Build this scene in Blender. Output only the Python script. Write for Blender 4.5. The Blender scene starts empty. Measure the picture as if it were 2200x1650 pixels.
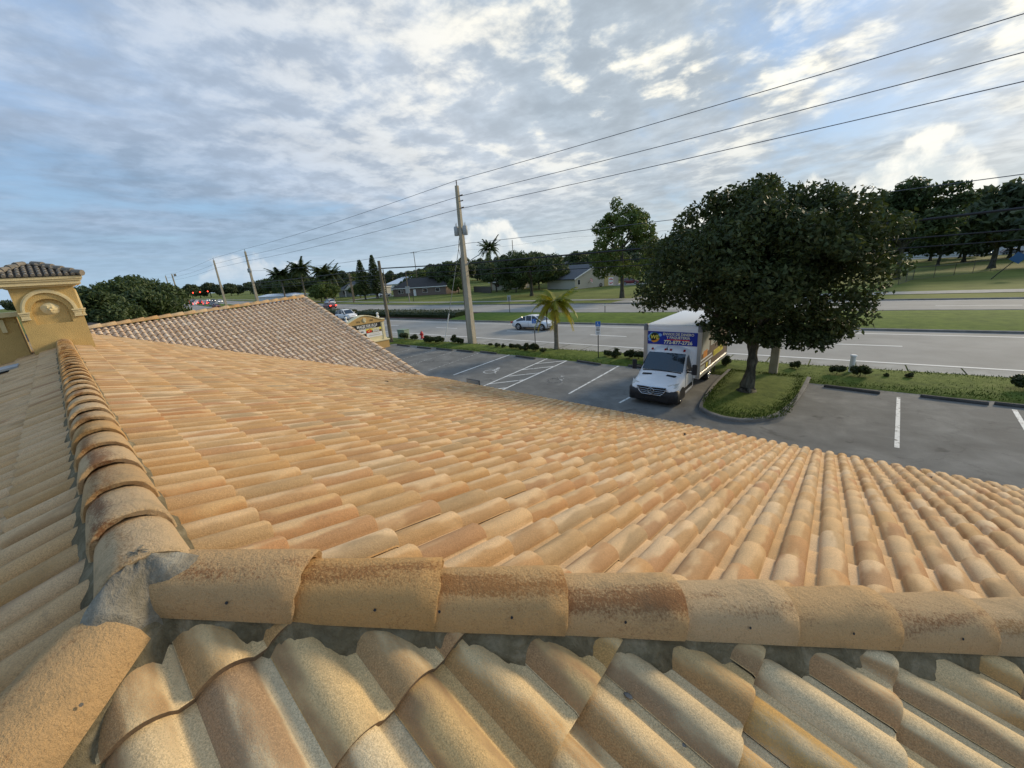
import bpy, math, random
import numpy as np
from mathutils import Matrix, Vector
random.seed(7); RNG=np.random.default_rng(7)
scene=bpy.context.scene
COL=scene.collection
pi=math.pi; R=math.radians

# ---------------------------------------------------------------- camera
# world frame: +X runs along the building ridge (to the right), +Y towards the road, Z up, ground z=0
TH=R(-48.6); PITCH=R(16.5); ROLL=R(4.2); HC=6.0; FPX=826.0
def _old2new(p):
    u=Vector((math.sin(TH),math.cos(TH),0)); v=Vector((math.cos(TH),-math.sin(TH),0)); p=Vector(p)
    return Vector((-p.dot(u),p.dot(v),p.z))
_F=Vector((0,math.cos(PITCH),-math.sin(PITCH))); _R0=Vector((1,0,0)); _U0=_R0.cross(_F)
CR=_old2new(_R0*math.cos(ROLL)-_U0*math.sin(ROLL)); CU=_old2new(_R0*math.sin(ROLL)+_U0*math.cos(ROLL)); CF=_old2new(_F)
cam=bpy.data.cameras.new('camera'); camo=bpy.data.objects.new('camera',cam); COL.objects.link(camo)
cam.sensor_width=36; cam.lens=FPX/2200*36; cam.clip_start=0.05; cam.clip_end=6000
M=Matrix.Identity(4)
for i in range(3): M[i][0]=CR[i]; M[i][1]=CU[i]; M[i][2]=-CF[i]
M[0][3]=0;M[1][3]=0;M[2][3]=HC
camo.matrix_world=M; scene.camera=camo
def gp(x,y,z=0.0):
    "world point at height z seen at photo pixel x,y (survey helper)"
    d=CF*FPX+CR*(x-1100)-CU*(y-825); k=(z-HC)/d.z
    return Vector((d.x*k,d.y*k,z))
def proj(P):
    v=Vector(P)-Vector((0,0,HC)); z=v.dot(CF)
    if z<=.05: return None
    return (1100+FPX*v.dot(CR)/z, 825-FPX*v.dot(CU)/z, z)

# ---------------------------------------------------------------- light
SUN_EL=R(20); SUN_AZ=R(72)     # angle in XY plane, from +X
sd=Vector((math.cos(SUN_AZ)*math.cos(SUN_EL),math.sin(SUN_AZ)*math.cos(SUN_EL),math.sin(SUN_EL)))
sl=bpy.data.lights.new('sun','SUN'); sl.energy=2.7; sl.angle=R(11); sl.color=(1.0,.82,.56)
so=bpy.data.objects.new('sun',sl); COL.objects.link(so); so.rotation_euler=sd.to_track_quat('Z','Y').to_euler()
scene.view_settings.view_transform='Standard'; scene.view_settings.look='None'
scene.view_settings.gamma=1.0; scene.view_settings.exposure=0.28; scene.view_settings.use_curve_mapping=False

class NT:
    "small helper to wire shader nodes"
    def __init__(s,tree): s.t=tree; s.n=tree.nodes; s.l=tree.links
    def node(s,typ,**kw):
        n=s.n.new(typ)
        for k,v in kw.items():
            if k.startswith('i_'):
                key=k[2:]; key=int(key) if key.isdigit() else key
                s.put(n.inputs[key],v)
            else: setattr(n,k,v)
        return n
    def put(s,sock,v):
        if hasattr(v,'is_output') or isinstance(v,bpy.types.NodeSocket): s.l.new(v,sock)
        else: sock.default_value=v
    def math(s,op,a,b=0.0,c=None,clamp=False):
        n=s.n.new('ShaderNodeMath'); n.operation=op; n.use_clamp=clamp
        s.put(n.inputs[0],a); s.put(n.inputs[1],b)
        if c is not None: s.put(n.inputs[2],c)
        return n.outputs[0]
    def vmath(s,op,a,b=(0,0,0)):
        n=s.n.new('ShaderNodeVectorMath'); n.operation=op; s.put(n.inputs[0],a)
        if op=='SCALE': s.put(n.inputs[3],b)
        else: s.put(n.inputs[1],b)
        return n.outputs[1] if op in('DOT_PRODUCT','LENGTH') else n.outputs[0]
    def mix(s,f,a,b,mode='MIX'):
        n=s.n.new('ShaderNodeMix'); n.data_type='RGBA'; n.blend_type=mode
        s.put(n.inputs[0],f)
        for k,v in((6,a),(7,b)):
            if isinstance(v,tuple) and len(v)==3: v=(*v,1)
            s.put(n.inputs[k],v)
        return n.outputs[2]
    def noise(s,vec,scale,detail=4.0,rough=.55,dist=0.0,out=0):
        n=s.n.new('ShaderNodeTexNoise'); s.put(n.inputs['Vector'],vec); s.put(n.inputs['Scale'],scale)
        n.inputs['Detail'].default_value=detail; n.inputs['Roughness'].default_value=rough; n.inputs['Distortion'].default_value=dist
        return n.outputs[out]
    def step(s,x,a,b):
        n=s.n.new('ShaderNodeMapRange'); n.interpolation_type='SMOOTHSTEP'; s.put(n.inputs[0],x)
        s.put(n.inputs[1],a); s.put(n.inputs[2],b); n.inputs[3].default_value=0; n.inputs[4].default_value=1
        return n.outputs[0]
    def ramp(s,x,stops,interp='LINEAR'):
        n=s.n.new('ShaderNodeValToRGB'); s.put(n.inputs[0],x); e=n.color_ramp.elements; n.color_ramp.interpolation=interp
        while len(e)<len(stops): e.new(.5)
        for k,(p,c) in enumerate(stops): e[k].position=p; e[k].color=(*c,1)
        return n.outputs[0]

# ---- world: physical sky plus a broken deck of evening cloud
wd=bpy.data.worlds.new('World'); scene.world=wd; wd.use_nodes=True
wd.cycles.sampling_method='MANUAL'; wd.cycles.sample_map_resolution=256
T=NT(wd.node_tree); T.n.clear()
sky=T.node('ShaderNodeTexSky'); sky.sky_type='NISHITA'; sky.sun_disc=False; sky.sun_elevation=SUN_EL
sky.sun_rotation=pi/2-SUN_AZ; sky.altitude=5; sky.air_density=1.0; sky.dust_density=1.2; sky.ozone_density=1.5
tc=T.node('ShaderNodeTexCoord'); D=tc.outputs['Generated']
sep=T.node('ShaderNodeSeparateXYZ'); T.l.new(D,sep.inputs[0]); dz=T.math('MAXIMUM',sep.outputs[2],0.0)
den=T.math('ADD',dz,.10)
cmb=T.node('ShaderNodeCombineXYZ'); T.put(cmb.inputs[0],T.math('DIVIDE',sep.outputs[0],den)); T.put(cmb.inputs[1],T.math('DIVIDE',sep.outputs[1],den)); T.put(cmb.inputs[2],3.7)
P=cmb.outputs[0]
mp=T.node('ShaderNodeMapping'); T.put(mp.inputs[0],P); mp.inputs['Rotation'].default_value=(0,0,R(38)); mp.inputs['Scale'].default_value=(1.0,.50,1)
PS=mp.outputs[0]
mp2=T.node('ShaderNodeMapping'); T.put(mp2.inputs[0],P); mp2.inputs['Rotation'].default_value=(0,0,R(38)); mp2.inputs['Location'].default_value=(5.3,2.9,0); mp2.inputs['Scale'].default_value=(1.0,.72,1); P2=mp2.outputs[0]
sunh=(math.cos(SUN_AZ)*.93,math.sin(SUN_AZ)*.93,.36)
g=T.math('MULTIPLY_ADD',T.vmath('DOT_PRODUCT',D,sunh),.5,.5)          # 1 towards the sun
# grey-blue sheet, broken and lit where it thins towards the sun
nb=T.noise(PS,.40,4,.55,.3); nf=T.noise(P2,1.7,6,.58,.25); nd=T.noise(P,5.2,5,.58,.15); ns=T.noise(PS,.75,3,.5,.3)
cov=T.step(T.math('ADD',T.math('MULTIPLY',nb,.62),T.math('MULTIPLY',nf,.38)),.36,.50)
lit=T.step(T.math('ADD',T.math('ADD',T.math('MULTIPLY',nf,.42),T.math('MULTIPLY',nd,.34)),T.math('MULTIPLY',ns,.24)),.485,.585)
elev=T.step(dz,.02,.42)
g2=T.step(g,.40,.98)
blue=T.mix(elev,(2.9,4.4,5.9),(2.2,4.0,6.9))
blue=T.mix(.85,sky.outputs[0],blue)
lump=T.math('MULTIPLY_ADD',T.step(nd,.3,.7),.26,.87)
grey=T.mix(g2,(2.15,3.05,4.25),(3.9,4.4,4.8)); grey=T.mix(T.step(ns,.36,.64),grey,T.mix(g2,(3.2,4.0,5.2),(5.2,5.5,5.7)))
grey=T.mix(1.0,grey,lump,'MULTIPLY')
bright=T.mix(g2,(6.8,6.8,6.8),(11.2,10.3,8.2))
litf=T.math('MULTIPLY',lit,T.math('MULTIPLY_ADD',g2,.72,.14)); litf=T.math('MULTIPLY',litf,T.step(dz,.07,.36))
cl=T.mix(litf,grey,bright)
sk=T.mix(T.math('MULTIPLY',cov,.95),blue,cl)
# pale streaks low down and haze at the horizon
low=T.math('SUBTRACT',1.0,T.step(dz,.0,.16))
hz=T.mix(g2,(3.3,4.6,5.8),(5.4,5.9,5.8))
sk=T.mix(T.math('MULTIPLY',low,.72),sk,hz)
# towering cumulus standing along the horizon
az=T.math('ARCTAN2',sep.outputs[1],sep.outputs[0])
top=None
for a0,wid,h in ((2.335,.10,.105),(2.22,.09,.05),(1.80,.10,.125),(1.635,.085,.115),(1.515,.11,.135),(2.86,.15,.055),(.9,.14,.10),(.2,.12,.09),(-.6,.15,.11),(-1.4,.12,.09),(-2.3,.14,.12),(1.2,.12,.08)):
    e=T.math('DIVIDE',T.math('SUBTRACT',az,a0),wid); e=T.math('MAXIMUM',T.math('SUBTRACT',1.0,T.math('MULTIPLY',e,e)),0.0)
    e=T.math('MULTIPLY',T.math('POWER',e,.42),h); top=e if top is None else T.math('MAXIMUM',top,e)
puff=T.noise(D,9.0,6,.52,.0)
edge=T.math('ADD',top,T.math('MULTIPLY',T.math('SUBTRACT',puff,.5),.20))
cm=T.step(T.math('SUBTRACT',edge,sep.outputs[2]),-.004,.012)
cm=T.math('MULTIPLY',cm,T.step(top,.012,.035)); cm=T.math('MULTIPLY',cm,T.step(sep.outputs[2],-.02,.10)); cm=T.math('MULTIPLY',cm,.80)
pshade=T.step(T.math('ADD',T.noise(D,19.0,6,.6,.2),T.math('MULTIPLY',T.math('SUBTRACT',sep.outputs[2],top),1.5)),.28,.60)
cc=T.mix(pshade,T.mix(g2,(4.2,5.0,5.8),(5.4,5.9,6.0)),T.mix(g2,(7.2,7.2,7.1),(8.6,8.4,7.6)))
sk=T.mix(cm,sk,cc)
# below the horizon: dull ground bounce
sk=T.mix(T.step(sep.outputs[2],-.04,0.0),(1.6,1.6,1.4),sk)
bg=T.node('ShaderNodeBackground'); T.l.new(sk,bg.inputs[0]); bg.inputs[1].default_value=0.108
ow=T.node('ShaderNodeOutputWorld'); T.l.new(bg.outputs[0],ow.inputs[0])

# ---------------------------------------------------------------- materials
MATS={}
def newmat(name):
    m=bpy.data.materials.new(name); m.use_nodes=True; t=NT(m.node_tree); MATS[name]=m
    return m,t,m.node_tree.nodes['Principled BSDF']
def plain(name,col,rough=.6,var=.12,scale=6.0,metal=0.0,bump=0.0,bscale=60.0,spec=.4,emit=None,estr=1.0,coat=0.0):
    m,t,b=newmat(name); geo=t.node('ShaderNodeNewGeometry'); pos=geo.outputs['Position']
    n=t.noise(pos,scale,5,.6); f=t.math('MULTIPLY_ADD',n,2*var,1-var)
    t.put(b.inputs['Base Color'],t.mix(1.0,col,f,'MULTIPLY')); b.inputs['Roughness'].default_value=rough; b.inputs['Metallic'].default_value=metal
    b.inputs['Specular IOR Level'].default_value=spec; b.inputs['Coat Weight'].default_value=coat
    if bump:
        bn=t.node('ShaderNodeBump',i_Strength=bump); bn.inputs['Distance'].default_value=.02; t.put(bn.inputs['Height'],t.noise(pos,bscale,5,.6)); t.put(b.inputs['Normal'],bn.outputs[0])
    if emit: b.inputs['Emission Color'].default_value=(*emit,1); b.inputs['Emission Strength'].default_value=estr
    return m
def rndattr(t):
    a=t.node('ShaderNodeAttribute',attribute_name='rnd'); o=t.node('ShaderNodeObjectInfo')
    return t.math('FRACT',t.math('ADD',a.outputs['Fac'],o.outputs['Random']))
def tilemat(name,pal,flash,grain=1.0,famt=.8,dirt=.35,flank=.22):
    "sand-faced concrete roof tile: per-tile tone, blended flash bands along the barrel, fine grain"
    m,t,b=newmat(name); r=rndattr(t); geo=t.node('ShaderNodeNewGeometry'); pos=geo.outputs['Position']
    uv=t.node('ShaderNodeAttribute',attribute_name='tuv').outputs['Vector']
    s0=t.node('ShaderNodeSeparateXYZ'); t.l.new(uv,s0.inputs[0])
    r=t.math('FRACT',t.math('ADD',r,t.math('MULTIPLY',t.math('FLOOR',t.math('DIVIDE',t.math('ADD',s0.outputs[0],.0005),.17)),.377)))     # each barrel its own tone
    mp=t.node('ShaderNodeMapping'); t.put(mp.inputs[0],uv); mp.inputs['Scale'].default_value=(9.0,2.6,5.0)
    off=t.node('ShaderNodeCombineXYZ'); t.put(off.inputs[0],t.math('MULTIPLY',r,57.0)); t.put(off.inputs[1],t.math('MULTIPLY',r,91.0)); t.put(off.inputs[2],t.math('MULTIPLY',r,23.0))
    vec=t.vmath('ADD',mp.outputs[0],off.outputs[0])
    base=t.ramp(r,[(k/(len(pal)-1),c) for k,c in enumerate(pal)])
    fl=t.ramp(t.math('FRACT',t.math('MULTIPLY',r,7.31)),[(k/(len(flash)-1),c) for k,c in enumerate(flash)])
    n1=t.noise(vec,1.0,3,.5); gr=t.noise(pos,240.0,3,.8); gm=t.noise(pos,85.0,4,.7)
    amt=t.math('MULTIPLY_ADD',t.math('FRACT',t.math('MULTIPLY',r,3.77)),.16,-.06)
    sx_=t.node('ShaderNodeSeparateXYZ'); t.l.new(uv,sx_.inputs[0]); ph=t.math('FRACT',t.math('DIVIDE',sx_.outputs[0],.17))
    amt=t.math('ADD',amt,t.math('ADD',t.math('MULTIPLY_ADD',t.step(ph,.62,.95),flank,-.3*flank),t.math('MULTIPLY',t.step(ph,.30,.20),-.16)))          # flash tint on one flank of each barrel, its shading painted in too
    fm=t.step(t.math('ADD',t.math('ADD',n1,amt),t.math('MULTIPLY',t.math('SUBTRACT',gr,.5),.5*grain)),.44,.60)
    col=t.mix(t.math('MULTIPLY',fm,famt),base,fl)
    # speckle
    col=t.mix(1.0,col,t.math('MULTIPLY_ADD',t.step(gr,.3,.7),.62*grain,1-.31*grain),'MULTIPLY')
    col=t.mix(1.0,col,t.math('MULTIPLY_ADD',gm,.36,.82),'MULTIPLY')
    # weather stains
    st=t.step(t.noise(pos,2.6,6,.65,.5),.50,.72); col=t.mix(t.math('MULTIPLY',st,dirt),col,(.17,.14,.09))
    wt=t.step(t.noise(pos,14.0,5,.7,.3),.60,.78); col=t.mix(t.math('MULTIPLY',wt,.30),col,(.12,.11,.08))
    su=t.node('ShaderNodeSeparateXYZ'); t.l.new(uv,su.inputs[0])
    col=t.mix(t.step(su.outputs[2],.1,.25),col,t.mix(gm,(.13,.085,.05),(.27,.19,.12)))          # raw broken edge
    t.put(b.inputs['Base Color'],col); b.inputs['Roughness'].default_value=.88; b.inputs['Specular IOR Level'].default_value=.25
    bn=t.node('ShaderNodeBump',i_Strength=.55); bn.inputs['Distance'].default_value=.004
    t.put(bn.inputs['Height'],t.math('ADD',t.noise(pos,260.0,4,.7),t.math('MULTIPLY',gm,1.2))); t.put(b.inputs['Normal'],bn.outputs[0])
    return m
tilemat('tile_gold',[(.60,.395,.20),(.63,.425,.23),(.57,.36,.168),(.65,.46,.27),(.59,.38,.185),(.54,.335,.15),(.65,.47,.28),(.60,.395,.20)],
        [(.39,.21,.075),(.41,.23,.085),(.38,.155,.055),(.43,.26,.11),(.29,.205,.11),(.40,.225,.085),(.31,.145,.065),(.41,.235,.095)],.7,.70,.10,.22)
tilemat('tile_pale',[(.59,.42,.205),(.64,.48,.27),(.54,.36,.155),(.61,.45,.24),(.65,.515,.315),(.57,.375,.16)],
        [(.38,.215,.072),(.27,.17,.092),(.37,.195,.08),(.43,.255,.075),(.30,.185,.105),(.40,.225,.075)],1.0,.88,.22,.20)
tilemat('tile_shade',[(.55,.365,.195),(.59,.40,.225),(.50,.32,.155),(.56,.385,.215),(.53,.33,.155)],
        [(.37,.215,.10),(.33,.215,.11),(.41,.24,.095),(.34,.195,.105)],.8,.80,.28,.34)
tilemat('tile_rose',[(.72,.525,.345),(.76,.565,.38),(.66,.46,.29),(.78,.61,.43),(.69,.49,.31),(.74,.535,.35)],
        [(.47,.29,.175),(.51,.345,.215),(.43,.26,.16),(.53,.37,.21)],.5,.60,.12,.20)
tilemat('tile_aged',[(.19,.175,.15),(.23,.205,.17),(.155,.145,.125),(.25,.22,.18)],[(.12,.11,.10),(.17,.15,.125),(.15,.14,.12)],.6,.8,.5)
def ridgemat():
    m,t,b=newmat('ridge_tile'); r=rndattr(t); geo=t.node('ShaderNodeNewGeometry'); pos=geo.outputs['Position']
    uv=t.node('ShaderNodeAttribute',attribute_name='tuv').outputs['Vector']     # x across the arc -1..1, y along 0..1
    s=t.node('ShaderNodeSeparateXYZ'); t.l.new(uv,s.inputs[0])
    base=t.ramp(r,[(0,(.54,.345,.165)),(.2,(.62,.44,.25)),(.4,(.57,.335,.13)),(.6,(.66,.50,.31)),(.8,(.55,.345,.16)),(1,(.60,.405,.215))])
    fl=t.ramp(t.math('FRACT',t.math('MULTIPLY',r,5.3)),[(0,(.19,.06,.02)),(.35,(.30,.13,.04)),(.6,(.17,.06,.025)),(.85,(.36,.20,.06)),(1,(.22,.08,.03))])
    off=t.node('ShaderNodeCombineXYZ'); t.put(off.inputs[0],t.math('MULTIPLY',r,31.0)); t.put(off.inputs[1],t.math('MULTIPLY',r,77.0))
    mp=t.node('ShaderNodeMapping'); t.put(mp.inputs[0],uv); mp.inputs['Scale'].default_value=(1.6,1.1,1)
    n1=t.noise(t.vmath('ADD',mp.outputs[0],off.outputs[0]),1.6,4,.6)
    gr=t.noise(pos,290.0,3,.8); gm=t.noise(pos,120.0,4,.7)
    crest=t.math('SUBTRACT',1.0,t.step(t.math('ABSOLUTE',t.math('SUBTRACT',s.outputs[0],t.math('MULTIPLY_ADD',t.math('FRACT',t.math('MULTIPLY',r,9.7)),-.45,-.10))),.06,.62))
    fm=t.step(t.math('ADD',t.math('ADD',t.math('MULTIPLY',n1,.95),t.math('MULTIPLY',crest,t.math('MULTIPLY_ADD',t.math('FRACT',t.math('MULTIPLY',r,13.3)),.50,.06))),t.math('MULTIPLY',t.math('SUBTRACT',gm,.5),1.15)),.56,.98)
    lo=t.step(t.math('ADD',r,0),.05,.2)
    col=t.mix(t.math('MULTIPLY',fm,.80),base,fl)
    col=t.mix(1.0,col,t.math('MULTIPLY_ADD',gr,.7,.65),'MULTIPLY')
    pits=t.step(t.noise(pos,130.0,4,.75),.56,.68); col=t.mix(t.math('MULTIPLY',pits,.42),col,(.16,.11,.06))
    st=t.step(t.noise(pos,5.0,6,.7,.4),.50,.70); col=t.mix(t.math('MULTIPLY',st,.36),col,(.20,.165,.10))
    t.put(b.inputs['Base Color'],col); b.inputs['Roughness'].default_value=.9; b.inputs['Specular IOR Level'].default_value=.2
    bn=t.node('ShaderNodeBump',i_Strength=1.0); bn.inputs['Distance'].default_value=.010
    t.put(bn.inputs['Height'],t.math('ADD',t.noise(pos,140.0,5,.75),t.math('MULTIPLY',t.noise(pos,45.0,4,.6),1.0))); t.put(b.inputs['Normal'],bn.outputs[0])
ridgemat()
def mortarmat(name,a,b2,c):
    m,t,b=newmat(name); geo=t.node('ShaderNodeNewGeometry'); pos=geo.outputs['Position']
    n=t.noise(pos,9.0,8,.65,.6); n2=t.noise(pos,70.0,5,.7)
    col=t.ramp(n,[(.3,a),(.52,b2),(.72,c)]); col=t.mix(1.0,col,t.math('MULTIPLY_ADD',n2,.7,.65),'MULTIPLY')
    t.put(b.inputs['Base Color'],col); b.inputs['Roughness'].default_value=.95; b.inputs['Specular IOR Level'].default_value=.15
    bn=t.node('ShaderNodeBump',i_Strength=.9); bn.inputs['Distance'].default_value=.012; t.put(bn.inputs['Height'],t.math('ADD',n2,t.math('MULTIPLY',n,2.5))); t.put(b.inputs['Normal'],bn.outputs[0])
mortarmat('mortar',(.10,.08,.045),(.20,.165,.10),(.34,.29,.195))
mortarmat('mortar_light',(.15,.13,.09),(.26,.23,.175),(.37,.34,.27))
def groundmat(name,ramps,scale,fine,bump=.4,rough=.95,crack=False,spec=.2):
    m,t,b=newmat(name); geo=t.node('ShaderNodeNewGeometry'); pos=geo.outputs['Position']
    n=t.noise(pos,scale,8,.62,.3); n2=t.noise(pos,fine,4,.7); n3=t.noise(pos,scale*.18,4,.5)
    x=t.math('ADD',t.math('ADD',t.math('MULTIPLY',n,.5),t.math('MULTIPLY',n2,.25)),t.math('MULTIPLY',n3,.25))
    col=t.ramp(x,ramps)
    if crack:
        mp=t.node('ShaderNodeMapping'); t.put(mp.inputs[0],pos); mp.inputs['Scale'].default_value=(.35,1.6,1)
        st=t.step(t.noise(mp.outputs[0],1.2,7,.7,.4),.53,.68); col=t.mix(t.math('MULTIPLY',st,.5),col,(.20,.195,.18))
        v=t.node('ShaderNodeTexVoronoi',feature='DISTANCE_TO_EDGE'); t.put(v.inputs['Vector'],t.vmath('ADD',pos,t.vmath('SCALE',t.noise(pos,1.1,5,.6,out=1),1.6))); v.inputs['Scale'].default_value=.22
        ck=t.math('SUBTRACT',1.0,t.step(v.outputs[0],.0,.007)); col=t.mix(t.math('MULTIPLY',ck,.22),col,(.02,.02,.02))
        oil=t.step(t.noise(pos,.9,5,.6,.6),.60,.72); col=t.mix(t.math('MULTIPLY',oil,.45),col,(.022,.022,.022))
    t.put(b.inputs['Base Color'],col); b.inputs['Roughness'].default_value=rough; b.inputs['Specular IOR Level'].default_value=spec
    bn=t.node('ShaderNodeBump',i_Strength=bump); bn.inputs['Distance'].default_value=.03; t.put(bn.inputs['Height'],t.math('ADD',n2,n)); t.put(b.inputs['Normal'],bn.outputs[0])
groundmat('lot_asphalt',[(.34,(.105,.105,.098)),(.5,(.165,.164,.152)),(.62,(.245,.24,.22))],.8,45.0,.35,.9,True)
groundmat('road_asphalt',[(.34,(.24,.23,.205)),(.5,(.30,.288,.26)),(.64,(.36,.345,.31))],.35,38.0,.25,.9)
groundmat('concrete',[(.34,(.23,.22,.19)),(.5,(.33,.32,.285)),(.66,(.42,.41,.37))],1.2,30.0,.3,.92)
groundmat('kerb_concrete',[(.34,(.11,.105,.095)),(.5,(.20,.19,.17)),(.66,(.30,.285,.26))],1.6,24.0,.4,.92)
groundmat('grass_near',[(.36,(.046,.068,.010)),(.46,(.088,.124,.018)),(.55,(.13,.17,.028)),(.66,(.19,.20,.06))],2.6,38.0,1.0,.95)
groundmat('grass_median',[(.36,(.05,.085,.011)),(.47,(.085,.135,.016)),(.58,(.12,.175,.022)),(.68,(.16,.20,.04))],1.3,26.0,.9,.95)
groundmat('grass_far',[(.36,(.07,.09,.018)),(.48,(.115,.14,.026)),(.60,(.16,.18,.038)),(.70,(.21,.21,.075))],.25,9.0,.6,.95)
groundmat('mulch',[(.36,(.030,.017,.012)),(.5,(.055,.030,.021)),(.66,(.09,.055,.04))],2.5,30.0,.9,.97)
def paintmat(name,col,wear):
    m,t,b=newmat(name); geo=t.node('ShaderNodeNewGeometry'); pos=geo.outputs['Position']
    n=t.noise(pos,5.0,8,.72,.3); f=t.step(n,wear,wear+.12); c=t.mix(f,(.13,.13,.125),col)
    t.put(b.inputs['Base Color'],t.mix(1.0,c,t.math('MULTIPLY_ADD',t.noise(pos,30.0,3,.6),.3,.85),'MULTIPLY')); b.inputs['Roughness'].default_value=.8
paintmat('lot_paint',(.70,.70,.66),.36); paintmat('lot_paint_worn',(.50,.50,.47),.46); paintmat('road_paint',(.78,.77,.72),.28)
def leafmat(name,stops,trans=.25,rough=.55):
    m,t,b=newmat(name); a=rndattr(t); geo=t.node('ShaderNodeNewGeometry')
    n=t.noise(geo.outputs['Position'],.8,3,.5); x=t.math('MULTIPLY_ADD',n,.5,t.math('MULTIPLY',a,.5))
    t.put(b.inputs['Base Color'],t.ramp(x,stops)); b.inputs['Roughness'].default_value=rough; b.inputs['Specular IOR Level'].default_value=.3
    b.inputs['Subsurface Weight'].default_value=0
    tr=t.node('ShaderNodeBsdfTranslucent'); t.put(tr.inputs[0],t.ramp(x,[(p,(c[0]*1.25,c[1]*1.25,c[2])) for p,c in stops]))
    ms=t.node('ShaderNodeMixShader'); ms.inputs[0].default_value=trans; t.l.new(b.outputs[0],ms.inputs[1]); t.l.new(tr.outputs[0],ms.inputs[2])
    t.l.new(ms.outputs[0],m.node_tree.nodes['Material Output'].inputs[0])
leafmat('leaf_oak',[(0.2, (0.0253, 0.0391, 0.0115)), (0.45, (0.0483, 0.069, 0.0196)), (0.7, (0.0782, 0.0989, 0.0299)), (0.9, (0.138, 0.1323, 0.0517))])
leafmat('leaf_mid',[(0.2, (0.0473, 0.0756, 0.0162)), (0.5, (0.0878, 0.1283, 0.027)), (0.8, (0.1485, 0.1823, 0.0405)), (0.95, (0.2025, 0.2025, 0.0675))])
leafmat('leaf_dark',[(0.2, (0.033, 0.054, 0.0195)), (0.5, (0.06, 0.09, 0.03)), (0.85, (0.099, 0.132, 0.045))])
leafmat('leaf_far',[(0.2, (0.045, 0.0645, 0.033)), (0.5, (0.072, 0.096, 0.045)), (0.85, (0.108, 0.132, 0.06))])
leafmat('leaf_hedge',[(.2,(.024,.034,.010)),(.5,(.045,.062,.017)),(.85,(.075,.092,.028))])
leafmat('leaf_yellow',[(.15,(.10,.16,.02)),(.45,(.20,.22,.02)),(.75,(.38,.29,.02)),(.95,(.45,.30,.03))],.35)
leafmat('leaf_palm',[(.2,(.028,.044,.014)),(.5,(.055,.078,.022)),(.85,(.095,.115,.035))])
def barkmat(name,a,b2,c,sc=(9,9,1.6)):
    m,t,b=newmat(name); geo=t.node('ShaderNodeNewGeometry'); mp=t.node('ShaderNodeMapping'); t.put(mp.inputs[0],geo.outputs['Position']); mp.inputs['Scale'].default_value=sc
    n=t.noise(mp.outputs[0],1.0,7,.68,.5); n2=t.noise(geo.outputs['Position'],1.6,4,.6)
    t.put(b.inputs['Base Color'],t.ramp(t.math('MULTIPLY_ADD',n,.65,t.math('MULTIPLY',n2,.35)),[(.34,a),(.5,b2),(.66,c)])); b.inputs['Roughness'].default_value=.95; b.inputs['Specular IOR Level'].default_value=.15
    bn=t.node('ShaderNodeBump',i_Strength=.9); bn.inputs['Distance'].default_value=.04; t.put(bn.inputs['Height'],n); t.put(b.inputs['Normal'],bn.outputs[0])
barkmat('bark',(.03,.027,.02),(.085,.08,.06),(.19,.185,.145)); barkmat('bark_palm',(.11,.10,.08),(.19,.175,.145),(.28,.26,.22),(3,3,14))
barkmat('pole_wood',(.10,.085,.06),(.17,.145,.105),(.24,.21,.16),(14,14,.8))
barkmat('pole_concrete',(.27,.24,.18),(.37,.335,.26),(.46,.42,.335),(4,4,.7))
plain('stucco',(.56,.40,.165),.92,.22,4.0,bump=.8,bscale=70,spec=.2); plain('trim_cream',(.68,.57,.33),.8,.16,9,bump=.35)
plain('sign_cream',(.74,.66,.42),.7,.06,3); plain('sign_ochre',(.52,.34,.13),.8,.1,3,bump=.2)
plain('white_paint',(.80,.80,.79),.35,.03,2,coat=.3); plain('white_matte',(.78,.78,.75),.7,.06,3); plain('truck_white',(.86,.86,.86),.30,.03,1.5,coat=.4)
plain('truck_box',(.66,.64,.60),.4,.08,1.5); plain('aluminium',(.50,.48,.44),.42,.12,2,metal=.55); plain('corner_grey',(.20,.20,.205),.6,.1,5)
plain('black_plastic',(.018,.018,.019),.55,.15,8); plain('rubber',(.018,.018,.018),.85,.15,10); plain('chrome',(.62,.62,.63),.22,.05,6,metal=.9)
plain('silver_paint',(.68,.70,.72),.3,.03,2,metal=.15,coat=.4); plain('glass_dark',(.018,.022,.026),.06,.1,3,spec=.9); plain('lamp_glass',(.60,.60,.56),.12,.1,20,spec=.8)
plain('tail_red',(.30,.012,.010),.25,.05,6); plain('tail_lit',(.8,.03,.02),.4,.02,4,emit=(1,.06,.03),estr=5.0); plain('head_lit',(.9,.9,.85),.4,.02,4,emit=(1,.95,.85),estr=3.5)
plain('blue_print',(.012,.035,.30),.35,.06,3); plain('sky_print',(.22,.42,.80),.4,.3,5); plain('yellow_print',(.80,.68,.10),.5,.04,5); plain('cream_print',(.82,.78,.52),.5,.04,5); plain('red_print',(.62,.03,.02),.5,.05,5); plain('orange_print',(.75,.28,.03),.5,.05,5); plain('green_print',(.05,.28,.09),.5,.05,5)
plain('white_print',(.82,.82,.80),.5,.03,5); plain('black_print',(.015,.015,.015),.5,.1,5); plain('brown_print',(.16,.10,.06),.5,.35,3); plain('pale_print',(.52,.52,.47),.5,.12,6)
plain('sign_blue',(.03,.10,.22),.5,.1,4)
plain('isa_blue',(.02,.16,.55),.4,.05,5); plain('hydrant_red',(.50,.04,.04),.5,.1,9); plain('util_green',(.20,.27,.20),.6,.1,5); plain('galv',(.40,.41,.40),.5,.1,6,metal=.4)
plain('insulator',(.05,.045,.045),.4,.1,8); plain('transformer',(.36,.38,.38),.5,.08,4); plain('wire',(.02,.02,.022),.6,.05,3); plain('wire_grey',(.11,.11,.125),.6,.05,3)
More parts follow.
